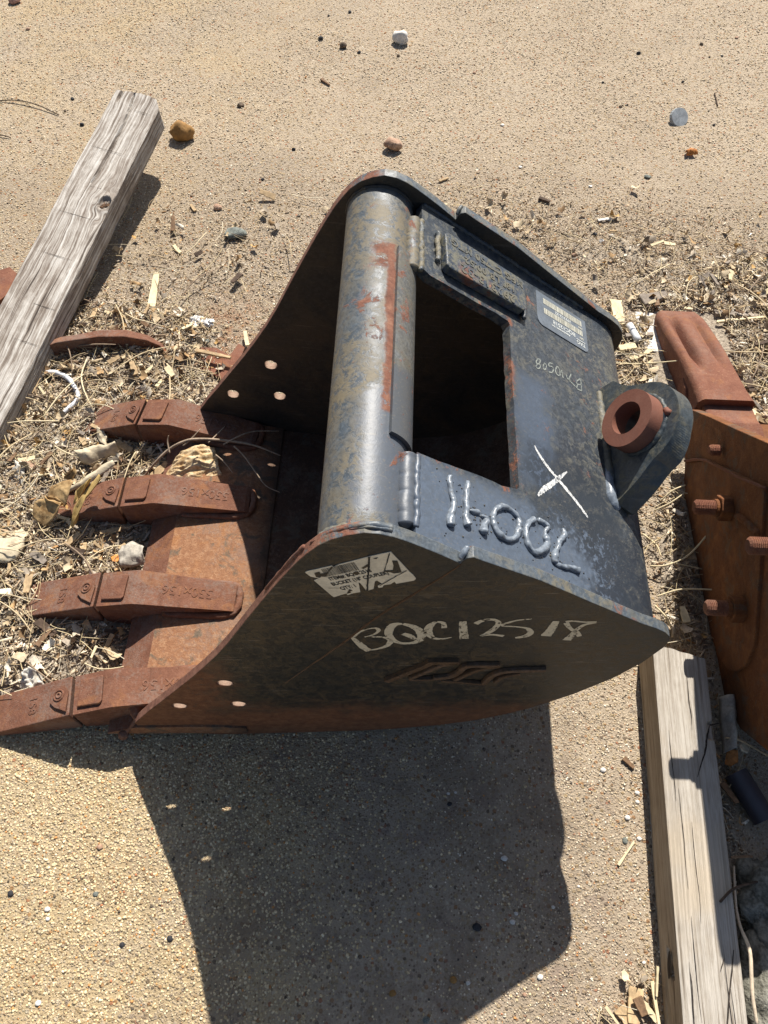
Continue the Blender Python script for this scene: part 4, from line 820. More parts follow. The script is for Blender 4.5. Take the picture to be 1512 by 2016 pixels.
def flat_bar(name, label, cat, a, b, w0, w1, th, mat, z=.004, group=None, tilt=0., seed=0, bend=0.):
    """sliver with an uneven outline lying from a to b"""
    a, b = Vector((*a[:2], 0)), Vector((*b[:2], 0)); c = (a + b) / 2; L = (b - a).length; n = 7; rs = random.Random(seed); up = []; dn = []
    for i in range(n + 1):
        t = i / n; hw_ = .5 * (w0 + (w1 - w0) * t) * (1 + rs.uniform(-.14, .14)); x = (t - .5) * L; k = bend * (1 - (2 * t - 1) ** 2)
        up.append((x + rs.uniform(-.02, .02) * L * (i in (0, n)), hw_ + k)); dn.append((x + rs.uniform(-.02, .02) * L * (i in (0, n)), -hw_ + k))
    V, F = prism([up + dn[::-1]], lambda p: (p[0], p[1], th), lambda p: (p[0], p[1], 0))
    o = mesh(name, V, F, mat, None, bevel=min(th, w0) * .18, seg=1, loc=(c.x, c.y, z)); o.rotation_euler = (rs.uniform(-.1, .1), tilt, math.atan2((b - a).y, (b - a).x))
    return tag(o, label, cat, group)
W_PALE = plain('pale_wood', (.62, .52, .33), .8, .2, 30, .4, .002); W_TAN = plain('tan_wood', (.42, .30, .17), .85, .3, 40, .4, .002); W_BRN = plain('brown_wood', (.19, .115, .065), .85, .35, 40, .4, .002); W_GRY = plain('grey_wood', (.25, .21, .17), .9, .35, 40, .5, .002)
W_DRK = plain('dark_bark', (.075, .05, .035), .9, .4, 60, .5, .002); P_WHT = plain('white_plastic', (.62, .64, .67), .35, .06, 20, .05, spec=.5); P_PUR = plain('dull_plastic', (.045, .042, .05), .45, .12, 20, .05, spec=.5)
g2 = lambda L: (L[0], L[1])
flat_bar('wood_stick', 'pale flat wood stick lying beside the weathered timber shadow', 'stick', *[(-0.6438,1.5686,-0),(-0.6346,1.4458,0)], .016, .019, .006, W_PALE, .012, seed=1)
flat_bar('wood_chip', 'wide pale wood chip at the back corner of the black bucket', 'wood chip', *[(0.5831,1.5347,0),(0.5854,1.4475,0)], .030, .026, .007, W_PALE, .012, seed=2)
flat_bar('wood_chip', 'pale wood chip beneath the black bucket back corner, lowest', 'wood chip', *[(0.5699,1.3579,0),(0.6142,1.3688,0)], .020, .018, .006, W_PALE, .022, seed=3)
flat_bar('wood_chip', 'bent yellow straw chip left of the big rusty tooth', 'wood chip', *[(0.5957,1.3238,0),(0.6504,1.3571,0)], .012, .010, .004, W_PALE, .022, seed=4)
flat_bar('wood_shard', 'grey split wood shard at the tip of the big rusty tooth', 'wood shard', *[(0.6492,1.5309,0),(0.7194,1.5572,0)], .036, .02, .016, W_GRY, .012, seed=5)
flat_bar('stick', 'grey stick lying below the white tube left of the big tooth', 'stick', *[(0.592,1.4021,0),(0.6642,1.4112,0)], .012, .010, .009, W_GRY, .018, seed=6)
flat_bar('stick', 'dark grey stick right of the big rusty tooth tip', 'stick', *[(0.8388,1.4991,-0),(0.9491,1.4924,-0)], .016, .012, .011, W_GRY, .014, seed=7)
flat_bar('stick', 'thin pale stick right of the big rusty tooth', 'stick', *[(0.8368,1.4647,0),(0.9697,1.4881,0)], .007, .006, .006, W_PALE, .020, seed=8)
flat_bar('plank_piece', 'flat pale slab of stone or board left of the big rusty tooth', 'slab', *[(0.6672,1.4934,0),(0.6705,1.3615,0)], .075, .06, .012, S_WH, .004, seed=9)
flat_bar('stick', 'thin grey stick pointing at the small foil ball', 'stick', *[(-0.5313,1.3541,0),(-0.4687,1.3368,0)], .012, .008, .006, S_GR, .010, seed=10)
flat_bar('wood_chip', 'dark brown bark chip alone right of the bucket top edge', 'bark chip', *[(0.4079,1.9484,0),(0.4397,1.9323,0)], .013, .008, .006, W_DRK, .003, seed=11)
flat_bar('wood_chip', 'pale shaving lying near the bucket top edge', 'wood chip', *[(0.5727,1.8631,0),(0.6118,1.872,0)], .014, .008, .004, S_WH, .003, seed=12)
flat_bar('wood_chip', 'tan splinter beside the rounded top of the bucket', 'wood chip', *[(0.1146,2.0085,0),(0.142,2.0242,0)], .009, .006, .004, W_TAN, .003, seed=13)
flat_bar('wood_chip', 'brown splinter lying alone left of the white stone', 'wood chip', *[(-0.276,2.5026,0),(-0.2451,2.4704,0)], .010, .004, .005, W_BRN, .002, seed=14)
flat_bar('wood_chip', 'short pale splinter below the ochre stone', 'wood chip', *[(-0.6207,1.6886,0),(-0.5974,1.6597,0)], .010, .009, .004, W_PALE, .003, seed=15)
flat_bar('wood_chip', 'tan splinter right of the ochre stone shadow', 'wood chip', *[(-0.6018,1.8591,0),(-0.5845,1.8338,0)], .008, .008, .004, W_TAN, .003, seed=16)
flat_bar('stick', 'brown stick resting on the buried rusty plate', 'stick', *[(-0.4922,1.2882,0),(-0.401,1.2681,0)], .010, .007, .007, W_TAN, .030, seed=17)
flat_bar('stick', 'short pale stick leaning at the far plate front edge', 'stick', *[(-0.3809,1.3708,0),(-0.3684,1.3234,0)], .010, .009, .005, W_PALE, .016, seed=18)
flat_bar('bark_chip', 'brown bark chip on bare concrete beside the sawn timber', 'bark chip', *[(0.4684,0.3463,0),(0.4855,0.3283,0)], .010, .006, .005, W_BRN, .002, seed=19)
flat_bar('straw', 'pale straw on bare concrete beside the sawn timber', 'straw', *[(0.4373,0.1585,0),(0.4703,0.1985,0)], .0045, .003, .002, W_PALE, .003, seed=20)
for i, (ab, mt, w_) in enumerate((([(0.4146,-0.0561,0),(0.4303,-0.0779,0)], W_TAN, .022), ([(0.4449,-0.0272,-0),(0.4328,-0.0778,0)], W_TAN, .026), ([(0.4523,-0.0484,0),(0.4725,-0.0722,0)], W_PALE, .012), ([(0.4701,-0.0154,-0),(0.4735,-0.0763,0)], W_PALE, .006), ([(0.388,-0.0542,0),(0.4092,-0.0814,-0)], W_PALE, .005), ([(0.44,-0.0396,0),(0.4502,-0.0646,0)], W_BRN, .016), ([(0.4782,0.0068,-0),(0.4723,-0.0369,0)], W_PALE, .004))):
    flat_bar('wood_chip', ('broad tan wood chip by the near end of the sawn timber', 'broadest tan chip touching the sawn timber near the bottom edge', 'pale chip against the sawn timber near the bottom edge', 'thin straw standing along the sawn timber foot', 'thin pale straw farthest left at the bottom edge', 'dark brown chip among the chips at the bottom edge', 'short straw under the dark knot of the sawn timber')[i], 'wood chip', *ab, w_, w_ * .7, .005, mt, .003 + .003 * i, seed=30 + i, tilt=.05 * (i - 3))

def rod(name, label, cat, P, r, mat, group=None, sides=7, rough=.15, k=5, smooth=True):
    o = Vector((P[0][0], P[0][1], 0)); V, F = bead([Vector(p) - o for p in P], r, sides, rough, k)
    return tag(mesh(name, V, F, mat, None, smooth=smooth, loc=o), label, cat, group)
def lift(L, zs):
    zs = lerp_list(zs, len(L)); return [(p[0], p[1], z) for p, z in zip(L, zs)]
rod('cigarette_butt', 'orange cigarette butt lying between the half-buried bar and the foil', 'cigarette butt', lift([(-0.5607,1.3734,0),(-0.5331,1.3334,0)], .010), .0085, plain('butt_paper', (.60, .33, .09), .8, .12, 60), rough=.03, sides=12, k=2)
rod('plastic_strip', 'curved white plastic strip on the wood litter beside the weathered timber', 'plastic strip', lift([(-0.8438,1.2067,0.02),(-0.8196,1.2048,0.02),(-0.8001,1.1962,0.02),(-0.7792,1.1814,0.02),(-0.7614,1.1588,0.02),(-0.7491,1.1377,0.02),(-0.7517,1.1177,0.02),(-0.7633,1.1004,0.02),(-0.7752,1.0847,0.02),(-0.785,1.0663,0.02)], [.024, .03, .026, .022]), [.0065, .0062, .0055, .006, .005], P_WHT, sides=8, rough=.05)
rod('plastic_tube', 'short white plastic tube left of the big rusty tooth', 'plastic tube', lift([(0.6066,1.4404,0.02),(0.6207,1.3854,0.02)], [.024, .028]), .0095, P_WHT, sides=12, rough=.0)
rod('grass_stem', 'dry grass stem reaching in from the left edge, longer one', 'grass stem', lift([(-1.2871,2.3187,0),(-1.2377,2.3165,0),(-1.1824,2.304,0),(-1.1317,2.2832,0),(-1.0833,2.2573,0)], [.003, .010, .009, .003]), .0017, W_DRK)
rod('grass_stem', 'dry grass stem reaching in from the left edge, shorter one', 'grass stem', lift([(-1.2494,2.1438,0),(-1.2234,2.1404,0),(-1.1998,2.1344,0)], [.003, .006, .003]), .0017, W_DRK)
rod('grass_stem', 'thin dark stem lying alone on the yellow sand patch', 'grass stem', lift([(1.0241,2.5121,0),(1.0232,2.4784,0),(1.0218,2.4423,-0)], .003), .0022, W_DRK)
# twig bridging the gap between lip and shade, branched
TWC = plain('twig_bark', (.30, .225, .16), .85, .3, 60)
tw = rod('twig', 'thin branched twig reaching from the litter over the lip into the shaded bucket', 'twig', lift([(-0.541,0.9006,0.1),(-0.5127,0.9192,0.1),(-0.4825,0.942,0.1),(-0.4522,0.953,0.1),(-0.4221,0.9599,0.1),(-0.364,0.9601,0.1),(-0.2963,0.954,0.1),(-0.2369,0.9395,0.1)], [.05, .08, .10, .115, .12, .12, .115, .10]), [.0022, .003, .003, .0026, .0014], TWC)
for P, zs in (([(-0.3366,0.9469,0.115),(-0.313,0.9268,0.115),(-0.2874,0.8967,0.115),(-0.2626,0.8696,0.115),(-0.2323,0.8583,0.115)], [.118, .11, .09, .08]), ([(-0.448,0.9468,0.115),(-0.4304,0.9611,0.115),(-0.4123,0.9797,0.115)], [.112, .12, .13]), ([(-0.3927,0.9535,0.115),(-0.377,0.9746,0.115),(-0.3618,0.9932,0.115)], [.118, .12, .125]), ([(-0.4778,0.9346,0.115),(-0.4838,0.9557,0.115),(-0.4813,0.9667,0.115)], [.10, .11, .12]), ([(-0.3601,0.9498,0.115),(-0.3293,0.9675,0.115),(-0.2984,0.9867,0.115),(-0.246,0.9976,0.115)], [.118, .125, .12, .11]), ([(-0.3746,0.9277,0.115),(-0.3553,0.9155,0.115),(-0.3361,0.8956,0.115)], [.11, .10, .09])):
    V, F = bead([Vector(p) - tw.location for p in lift(P, zs)], [.0018, .0016, .0010], 6, .1); mesh('side_twig', V, F, TWC, tw, smooth=True)
for i, (P, zs) in enumerate((([(0.5701,0.6736,0),(0.6092,0.6836,0),(0.6414,0.6827,0),(0.6775,0.6797,0)], [.03, .05, .06]), ([(0.5686,0.7485,0.03),(0.5973,0.7451,0.03),(0.6373,0.759,0.03),(0.6721,0.7924,0.03),(0.698,0.8285,0.03),(0.7049,0.8491,0.03)], [.02, .04, .09, .14]), ([(0.5923,0.8812,0.03),(0.6204,0.8891,0.03),(0.6505,0.9089,0.03)], [.03, .05, .06]), ([(0.6119,0.9084,0.03),(0.6321,0.9227,0.03),(0.6586,0.932,0.03)], [.03, .05, .06]), ([(0.5667,0.6565,0.01),(0.5817,0.6276,0.01),(0.596,0.6103,0.01)], [.02, .03, .012]), ([(0.5478,1.3123,0.02),(0.6177,1.3011,0.02),(0.7042,1.286,0.02)], [.02, .035, .07]), ([(0.5621,0.8266,0.01),(0.5901,0.8027,0.01),(0.5977,0.7781,0.01)], [.02, .012]))):
    rod('dry_straw', ('straight pale stem in the shade gap by the lowest bolt', 'long curved pale stem rising in front of the rusty side plate', 'lower of two short pale stems below the lug', 'upper of two short pale stems below the lug', 'pale straw ending at the tail of the black bucket', 'long straw crossing from the back corner to the big rusty tooth', 'short straw on the narrow sunlit strip behind the bucket')[i], 'straw', lift(P, zs), [.0018, .002, .0014], W_PALE)
# bottom right clutter in the shade between timber and rusty bucket
pa, pb = (Vector((*p[:2], .026)) for p in [(0.6681,0.3232,0.03),(0.7056,0.2415,0.03)]); ax = (pb - pa).normalized(); sx_ = ax.cross(Vector((0, 0, 1))).normalized()
V, F = prism([circle(0, 0, .0215, 26), circle(0, 0, .0190, 26)[::-1]], lambda p: pa + sx_ * p[0] + Vector((0, 0, p[1])), lambda p: pb + sx_ * p[0] + Vector((0, 0, p[1])))
po = Vector((pa.x, pa.y, 0)); ob = mesh('plastic_pipe', shift(V, po), F, P_PUR, None, loc=po, smooth=True); ob.modifiers.new('split', 'EDGE_SPLIT').split_angle = R(40)
tag(ob, 'dull dark plastic pipe lying in the shade right of the sawn timber', 'pipe')
rod('bare_twig', 'long pale bare twig lying along the right side of the sawn timber', 'twig', lift([(0.6243,0.1605,0.09),(0.6106,0.0989,0.09),(0.6049,0.0656,0.09),(0.6046,0.0347,0.09),(0.6006,-0.0017,0.09),(0.5984,-0.029,0.09),(0.6003,-0.066,0.09)], [.05, .07, .10, .10, .09]), [.0018, .0024, .003, .003, .0026], plain('bleached_twig', (.55, .45, .33), .8, .2, 60))
rod('bare_twig', 'dark twig crossing the right edge of the sawn timber', 'twig', lift([(0.5725,0.1004,0.09),(0.5924,0.1177,0.09),(0.6161,0.127,0.09),(0.6604,0.1371,0.09)], [.094, .097, .09, .06]), .0022, W_DRK)
rod('bare_twig', 'thin twig sticking out over the timber beside the pipe', 'twig', lift([(0.6042,0.1686,0.08),(0.6271,0.1711,0.08),(0.6539,0.1753,0.08)], [.094, .09, .06]), .002, W_BRN)
rod('bare_twig', 'pale stem crossing the curled bark right of the timber', 'twig', lift([(0.6498,0.38,0.05),(0.67,0.3762,0.05),(0.6975,0.3624,0.05),(0.7233,0.3506,0.05)], [.05, .06, .05]), .002, W_TAN)
C_CL = plain('dirty_white_cloth', (.15, .145, .11), .95, .5, 35, .8, .010, hi=(.30, .29, .24))
for i, (c, r) in enumerate((([(0.6783,0.0984,0)][0], .060), ([(0.6611,-0.0264,0)][0], .065))):
    V, F = blob(r, 200 + i, 4, .45, 1.7, (.8, 1.25, .75)); o = mesh('cloth_bundle', V, F, C_CL, None, smooth=True, loc=(c[0], c[1], r * .45))
    tag(o, ('dirty whitish cloth bundle in the shade by the timber, farther one', 'dirty whitish cloth bundle at the bottom right corner, nearer one')[i], 'cloth bundle')
def leaf(name, label, cat, e1, e2, z1, z2, mat, wr=.006, fr=60, n=22, m_=10, th=.0014, arch=0., group=None, cr=0):
    """dry leaf: a wrinkled sheet between two edges"""
    a = [Vector(p) for p in lift(e1, z1)]; b = [Vector(p) for p in lift(e2, z2)]
    def at(P, t): x = t * (len(P) - 1); i = min(int(x), len(P) - 2); return P[i].lerp(P[i + 1], x - i)
    o = (a[0] + b[0]) / 2; o.z = 0; V = []; F = []
    for i in range(n + 1):
        t = i / n; p, q = at(a, t), at(b, t)
        for j in range(m_ + 1):
            s = j / m_; c = p.lerp(q, s); k = (MN.noise(c * fr) + .5 * MN.noise(c * fr * 2.7)) if not cr else (1 - 2.2 * abs(MN.noise(Vector((c.x * 28 + c.y * 30, c.y * 105 - c.x * 20, c.z * 20)))) + .7 * MN.noise(c * 40) - .5 * abs(MN.noise(c * 160)))
            e = MN.noise(c * 30 + Vector((3, 3, 3))) * .006 * (1 if j in (0, m_) or i in (0, n) else .3)
            V.append(c - o + Vector((e, e, k * wr + arch * 4 * s * (1 - s))))
    for i in range(n):
        for j in range(m_): x = i * (m_ + 1) + j; F.append((x, x + 1, x + m_ + 2, x + m_ + 1))
    ob = mesh(name, V, F, mat, None, smooth=True, loc=o); sd = ob.modifiers.new('thick', 'SOLIDIFY'); sd.thickness = th
    return tag(ob, label, cat, group)
L_BRN = plain('brown_leaf', (.30, .17, .065), .7, .35, 28, .5, .003, hi=(.48, .33, .16)); L_PALE = plain('pale_leaf', (.52, .44, .31), .8, .2, 30, .5, .003); L_GRY = plain('grey_leaf', (.36, .33, .28), .85, .3, 40, .5, .003); L_OR = plain('orange_leaf', (.42, .16, .04), .7, .35, 40, .4, .002); L_TAN = plain('crumpled_leaf', (.42, .25, .10), .75, .2, 34, .6, .003, hi=(.66, .54, .35))
def folds(name, label, cat, polys, mat, org, bow=.006, wr=.0055):
    """dry leaf made of folded panels, each a small bowed sheet"""
    o = Vector((org[0], org[1], 0)); r_ = empty(name, o, label, cat)
    for P, zs, up in polys:
        Q = [Vector(p) - o for p in lift(P + P[:1], list(zs) + [zs[0]])][:-1]; c = sum(Q, Vector()) / len(Q); V = []; F = []; n = len(Q); m_ = 6; D = []
        for i in range(n):
            for k in range(4): D.append(Q[i].lerp(Q[(i + 1) % n], k / 4))
        for j in range(m_ + 1):
            s_ = j / m_
            for k, p in enumerate(D):
                q = c.lerp(p, s_); nz = MN.noise((q + o) * 55) * wr + MN.noise((q + o) * 150) * wr * .4
                V.append(q + Vector((nz * .9 * (j == m_), nz * .9 * (j == m_), nz * (.5 + .9 * s_) + up * bow * (1 - s_ ** 2) + .006 * max(0, s_ - .7) * (1 + math.sin(k * .55)) * 3)))
        d = len(D)
        for j in range(m_):
            for k in range(d): F.append((j * d + k, j * d + (k + 1) % d, (j + 1) * d + (k + 1) % d, (j + 1) * d + k))
        q_ = mesh('leaf_fold', V, F, mat, r_, smooth=True); q_.modifiers.new('thick', 'SOLIDIFY').thickness = .0007
    return r_
folds('dry_leaf', 'curled brown dry leaf lying over the tip of the second tooth', 'leaf', [([(-0.7345,0.832,0.07),(-0.7214,0.8547,0.07),(-0.6793,0.8611,0.07),(-0.6682,0.8479,0.07),(-0.6726,0.8182,0.07),(-0.6852,0.8109,0.07)], [.055, .07, .09, .095, .088, .07], 1), ([(-0.7648,0.7942,0.055),(-0.758,0.823,0.055),(-0.7375,0.8282,0.055),(-0.6924,0.8135,0.055),(-0.7031,0.7922,0.055),(-0.7353,0.775,0.055)], [.03, .05, .06, .07, .05, .03], 1), ([(-0.736,0.8223,0.065),(-0.7346,0.835,0.065),(-0.6871,0.8146,0.065),(-0.6875,0.8071,0.065)], [.058, .06, .072, .068], -.6)], L_BRN, [(-0.7292,0.8321,0.05)][0])
folds('husk_blade', 'long straw coloured husk blade leaning on the second tooth', 'husk', [([(-0.6694,0.7738,0.09),(-0.6615,0.8027,0.09),(-0.6269,0.8503,0.09),(-0.6078,0.858,0.09),(-0.6025,0.8472,0.09),(-0.6335,0.8164,0.09),(-0.6524,0.7762,0.09),(-0.6628,0.7669,0.09)], [.05, .07, .105, .118, .115, .10, .07, .05], .8), ([(-0.6639,0.8056,0.085),(-0.6565,0.8317,0.085),(-0.6249,0.8586,0.085),(-0.629,0.8524,0.085),(-0.6453,0.8297,0.085)], [.075, .09, .115, .11, .09], -.5)], plain('husk', (.42, .29, .11), .6, .3, 30, .4, .002), [(-0.6393,0.8185,0.08)][0])
folds('dry_leaf', 'small torn brown leaf sticking up beyond the second tooth', 'leaf', [([(-0.7185,0.8907,0.06),(-0.6921,0.9007,0.06),(-0.6895,0.915,0.06),(-0.6822,0.8933,0.06),(-0.6952,0.883,0.06)], [.04, .06, .075, .06, .045], .6)], L_BRN, [(-0.7034,0.8989,0.05)][0])
leaf('husk_blade', 'pale dry husk blade just beyond the second tooth', 'husk', [(-0.7158,0.872,0.06),(-0.6711,0.8808,0.06),(-0.6314,0.9026,0.06),(-0.6048,0.9146,0.06)], [(-0.7114,0.8631,0.06),(-0.6628,0.8641,0.06),(-0.6207,0.8845,0.06),(-0.5953,0.9017,0.06)], [.03, .06, .08, .09], [.03, .06, .08, .09], L_PALE, .003, 50, arch=.006)
leaf('crumpled_leaf', 'crumpled tan leaf wedged between the first and second teeth', 'leaf', [(-0.4942,0.9254,0.06),(-0.4727,0.9577,0.06),(-0.4355,0.9747,0.06),(-0.388,0.9702,0.06)], [(-0.4962,0.8866,0.06),(-0.4606,0.887,0.06),(-0.406,0.895,0.06),(-0.3633,0.8931,0.06)], [.035, .06, .08, .075], [.03, .05, .055, .05], L_TAN, .0052, 90, 60, 40, .0008, .010, None, 1)
leaf('pale_leaf', 'large pale leaf cut by the left edge, below the brown curled leaf', 'leaf', [(-0.8443,0.759,0.02),(-0.8128,0.7717,0.02),(-0.787,0.7742,0.02),(-0.7641,0.7627,0.02)], [(-0.8247,0.6916,0.02),(-0.7979,0.6881,0.02),(-0.7744,0.6963,0.02),(-0.7636,0.7282,0.02)], .02, .03, L_PALE, .008, 40, arch=.012)
leaf('pale_leaf', 'small cream leaf beside the tip of the first tooth', 'leaf', [(-0.6797,1.0378,0.03),(-0.6638,1.0299,0.03),(-0.6514,1.0161,0.03)], [(-0.6782,1.0205,0.03),(-0.6622,1.0013,0.03),(-0.6458,0.9907,0.03)], .04, .03, L_PALE, .006, 60)
leaf('pale_leaf', 'curled cream leaf between first and second teeth, left of the crumpled leaf', 'leaf', [(-0.7092,0.9623,0.03),(-0.6854,0.9747,0.03),(-0.6572,0.9789,0.03),(-0.6227,0.9919,0.03)], [(-0.6955,0.9435,0.03),(-0.6686,0.9366,0.03),(-0.6452,0.9557,0.03),(-0.6146,0.9753,0.03)], .05, .03, L_PALE, .008, 50, arch=.014)
leaf('grey_leaf', 'grey fibrous leaf in the gap between second and third teeth', 'leaf', [(-0.5579,0.7351,0.03),(-0.5379,0.7433,0.03),(-0.5097,0.7325,0.03)], [(-0.5518,0.685,0.03),(-0.5269,0.6885,0.03),(-0.505,0.6967,0.03)], .04, .03, L_GRY, .008, 60, arch=.012)
leaf('orange_leaf', 'small rust brown leaf alone on the upper right concrete', 'leaf', [(0.8759,2.1907,0.01),(0.8905,2.204,0.01),(0.9028,2.2023,0.01)], [(0.8759,2.1709,0.01),(0.8916,2.1719,0.01),(0.911,2.1755,0.01)], .006, .010, L_OR, .004, 90, arch=.012)
leaf('orange_leaf', 'bright orange leaf scrap between the second and third teeth', 'leaf', [(-0.5785,0.71,0.03),(-0.5672,0.7177,0.03),(-0.5582,0.7157,0.03)], [(-0.573,0.6995,0.03),(-0.5637,0.7011,0.03),(-0.5583,0.7061,0.03)], .03, .03, plain('orange_scrap', (.62, .25, .06), .7, .2), .003, 80)
leaf('curled_bark', 'grey curled bark roll in the shade beside the sawn timber', 'bark', [(0.6547,0.4593,0.04),(0.6502,0.4237,0.04),(0.651,0.3853,0.04),(0.6477,0.3571,0.04)], [(0.6906,0.4628,0.04),(0.6864,0.4252,0.04),(0.6808,0.3913,0.04),(0.6733,0.3618,0.04)], .035, .03, L_GRY, .005, 50, arch=.030)
leaf('pale_leaf', 'pale torn leaf below the curled bark in the shade', 'leaf', [(0.6743,0.3689,0.05),(0.6876,0.3788,0.05),(0.696,0.3735,0.05)], [(0.674,0.3577,0.05),(0.6843,0.3526,0.05),(0.6918,0.3622,0.05)], .05, .05, L_PALE, .005, 60)
leaf('orange_leaf', 'dark orange leaf below the curled bark in the shade', 'leaf', [(0.6538,0.3592,0.04),(0.6641,0.3633,0.04),(0.6729,0.36,0.04)], [(0.6474,0.3349,0.04),(0.6581,0.3317,0.04),(0.6728,0.3396,0.04)], .04, .03, L_OR, .005, 60)
L_SCR = plain('dirty_paper', (.52, .47, .39), .9, .35, 60, .6, .003, hi=(.70, .67, .60))
leaf('paper_scrap', 'whitish crumpled scrap beyond the fourth tooth', 'paper scrap', [(-0.6937,0.4317,0.02),(-0.6932,0.452,0.02),(-0.6796,0.4608,0.02),(-0.6617,0.4534,0.02)], [(-0.6855,0.416,0.02),(-0.6724,0.4185,0.02),(-0.6598,0.4231,0.02),(-0.6501,0.4315,0.02)], [.02, .04, .045, .03], [.015, .02, .02, .02], L_SCR, .012, 75, 26, 18)
leaf('paper_scrap', 'white crumpled scrap near the lower end of the weathered timber', 'paper scrap', [(-0.8465,0.9248,0.02),(-0.8422,0.943,0.02),(-0.8251,0.9397,0.02)], [(-0.8349,0.8914,0.02),(-0.8207,0.8894,0.02),(-0.8123,0.9006,0.02)], [.02, .04, .03], [.015, .02, .02], L_SCR, .010, 80, 22, 16)
V, F = blob(.016, 232, 3, .3, 1.6, (1.2, .9, .7)); c = [(-0.821,0.9391,0)][0]
tag(mesh('dirt_lump', V, F, S_TA, None, smooth=True, loc=(c[0], c[1], .018)), 'small rounded brown lump beside the white crumpled scrap', 'dirt lump')
V, F = blob(.030, 77, 4, .32, 2.6, (1.2, .75, .30), 1.); c = [(-0.5032,1.3993,0)][0]
M_FOIL = plain('foil', (.46, .45, .44), .34, .08, 60, .6, .004, spec=.6); M_FOIL.node_tree.nodes['Principled BSDF'].inputs['Metallic'].default_value = .35
tag(mesh('foil_scrap', V, F, M_FOIL, None, loc=(c[0], c[1], .014)), 'crumpled silver foil scrap above the cigarette butt', 'foil')
# bottle cap standing on edge
c = [(0.8805,2.3522,0)][0]; cap_ = empty('bottle_cap', (c[0], c[1], .016), 'grey bottle cap propped up on the upper right concrete', 'bottle cap'); cap_.rotation_euler = (R(38), R(8), R(10))
M_CAP = plain('dull_tin', (.30, .32, .33), .5, .25, 50, .2, spec=.5)
prf = circle(0, 0, .030, 42); prf = [(x * (1 + .05 * (i % 2)), y * (1 + .05 * (i % 2))) for i, (x, y) in enumerate(prf)]
mesh('disc', *prism([circle(0, 0, .0285, 42)], lambda p: (p[0], p[1], .0015), lambda p: (p[0], p[1], -.0005)), M_CAP, cap_, bevel=.0006)
V = [(x, y, -.010) for x, y in prf] + [(x * .96, y * .96, .0008) for x, y in circle(0, 0, .0297, 42)]
o = mesh('skirt', V, [(i, (i + 1) % 42, 42 + (i + 1) % 42, 42 + i) for i in range(42)], M_CAP, cap_); o.modifiers.new('t', 'SOLIDIFY').thickness = .0008
# half-buried rusty pieces
rb_ = [(-0.8554,1.3006,0.03),(-0.8201,1.3228,0.03),(-0.7804,1.3334,0.03),(-0.7255,1.3518,0.03),(-0.666,1.3568,0.03),(-0.6102,1.3477,0.03),(-0.5798,1.3357,0.03),(-0.5461,1.2971,0.03)]; rl = [(-0.861,1.2604,0),(-0.8281,1.2821,0),(-0.781,1.2947,0),(-0.724,1.3045,0),(-0.6648,1.311,0),(-0.6111,1.3139,0),(-0.5833,1.317,0),(-0.5536,1.3169,0)]
V = []; F = []; oo = Vector((rb_[3][0], rb_[3][1], 0))
for i, (a, b) in enumerate(zip(rb_, rl)):
    a, b = Vector((a[0], a[1], 0)), Vector((b[0], b[1], 0)); h = (.062, .062, .062, .062, .060, .052, .038, .010)[i]; m_ = a.lerp(b, .60)
    V += [a - oo + Vector((0, .0, -.01)), a - oo + Vector((0, -.03, h * .92)), m_ - oo + Vector((0, -.03, h)), b - oo + Vector((0, -.012, -.01))]
for i in range(7):
    for j in range(3): k = 4 * i + j; F.append((k, k + 1, k + 5, k + 4))
F += [(0, 1, 2, 3), (28, 31, 30, 29), ]
tag(mesh('rusty_bar', V, F, M_RUST, None, bevel=.004, loc=oo), 'half-buried rusty bar lying under the weathered timber', 'rusty bar')
M_SR = chipped('sandy_rust', (.32, .19, .115), (.46, .375, .28), .47, .66, 42, .95)
for nm, P, lb in (('rusty_plate', [(-0.5067,1.3053,0.012),(-0.4905,1.3163,0.012),(-0.4484,1.3185,0.012),(-0.4103,1.2937,0.012),(-0.3928,1.3351,0.012),(-0.3757,1.3224,0.012),(-0.3849,1.2751,0.012),(-0.4145,1.215,0.012),(-0.4367,1.2299,0.012),(-0.4716,1.2443,0.012),(-0.4983,1.2691,0.012)], 'rusty flat plate half buried in litter before the far plate'), ('rusty_plate', [(-1.0894,1.5464,0.008),(-1.042,1.5722,0.008),(-1.0168,1.5505,0.008),(-1.0121,1.4848,0.008),(-1.0519,1.4187,0.008)], 'rusty scrap at the left edge behind the weathered timber')):
    z = P[0]; VV, FF = prism([[(p[0], p[1]) for p in P]], lambda p: (p[0], p[1], .0035 if 'thin' in lb else .012), lambda p: (p[0], p[1], .0005)); o = Vector((P[0][0], P[0][1], 0))
    tag(mesh(nm, shift(VV, o), FF, (M_SR if 'thin' in lb else M_ORT), None, loc=o), lb, 'rusty plate')
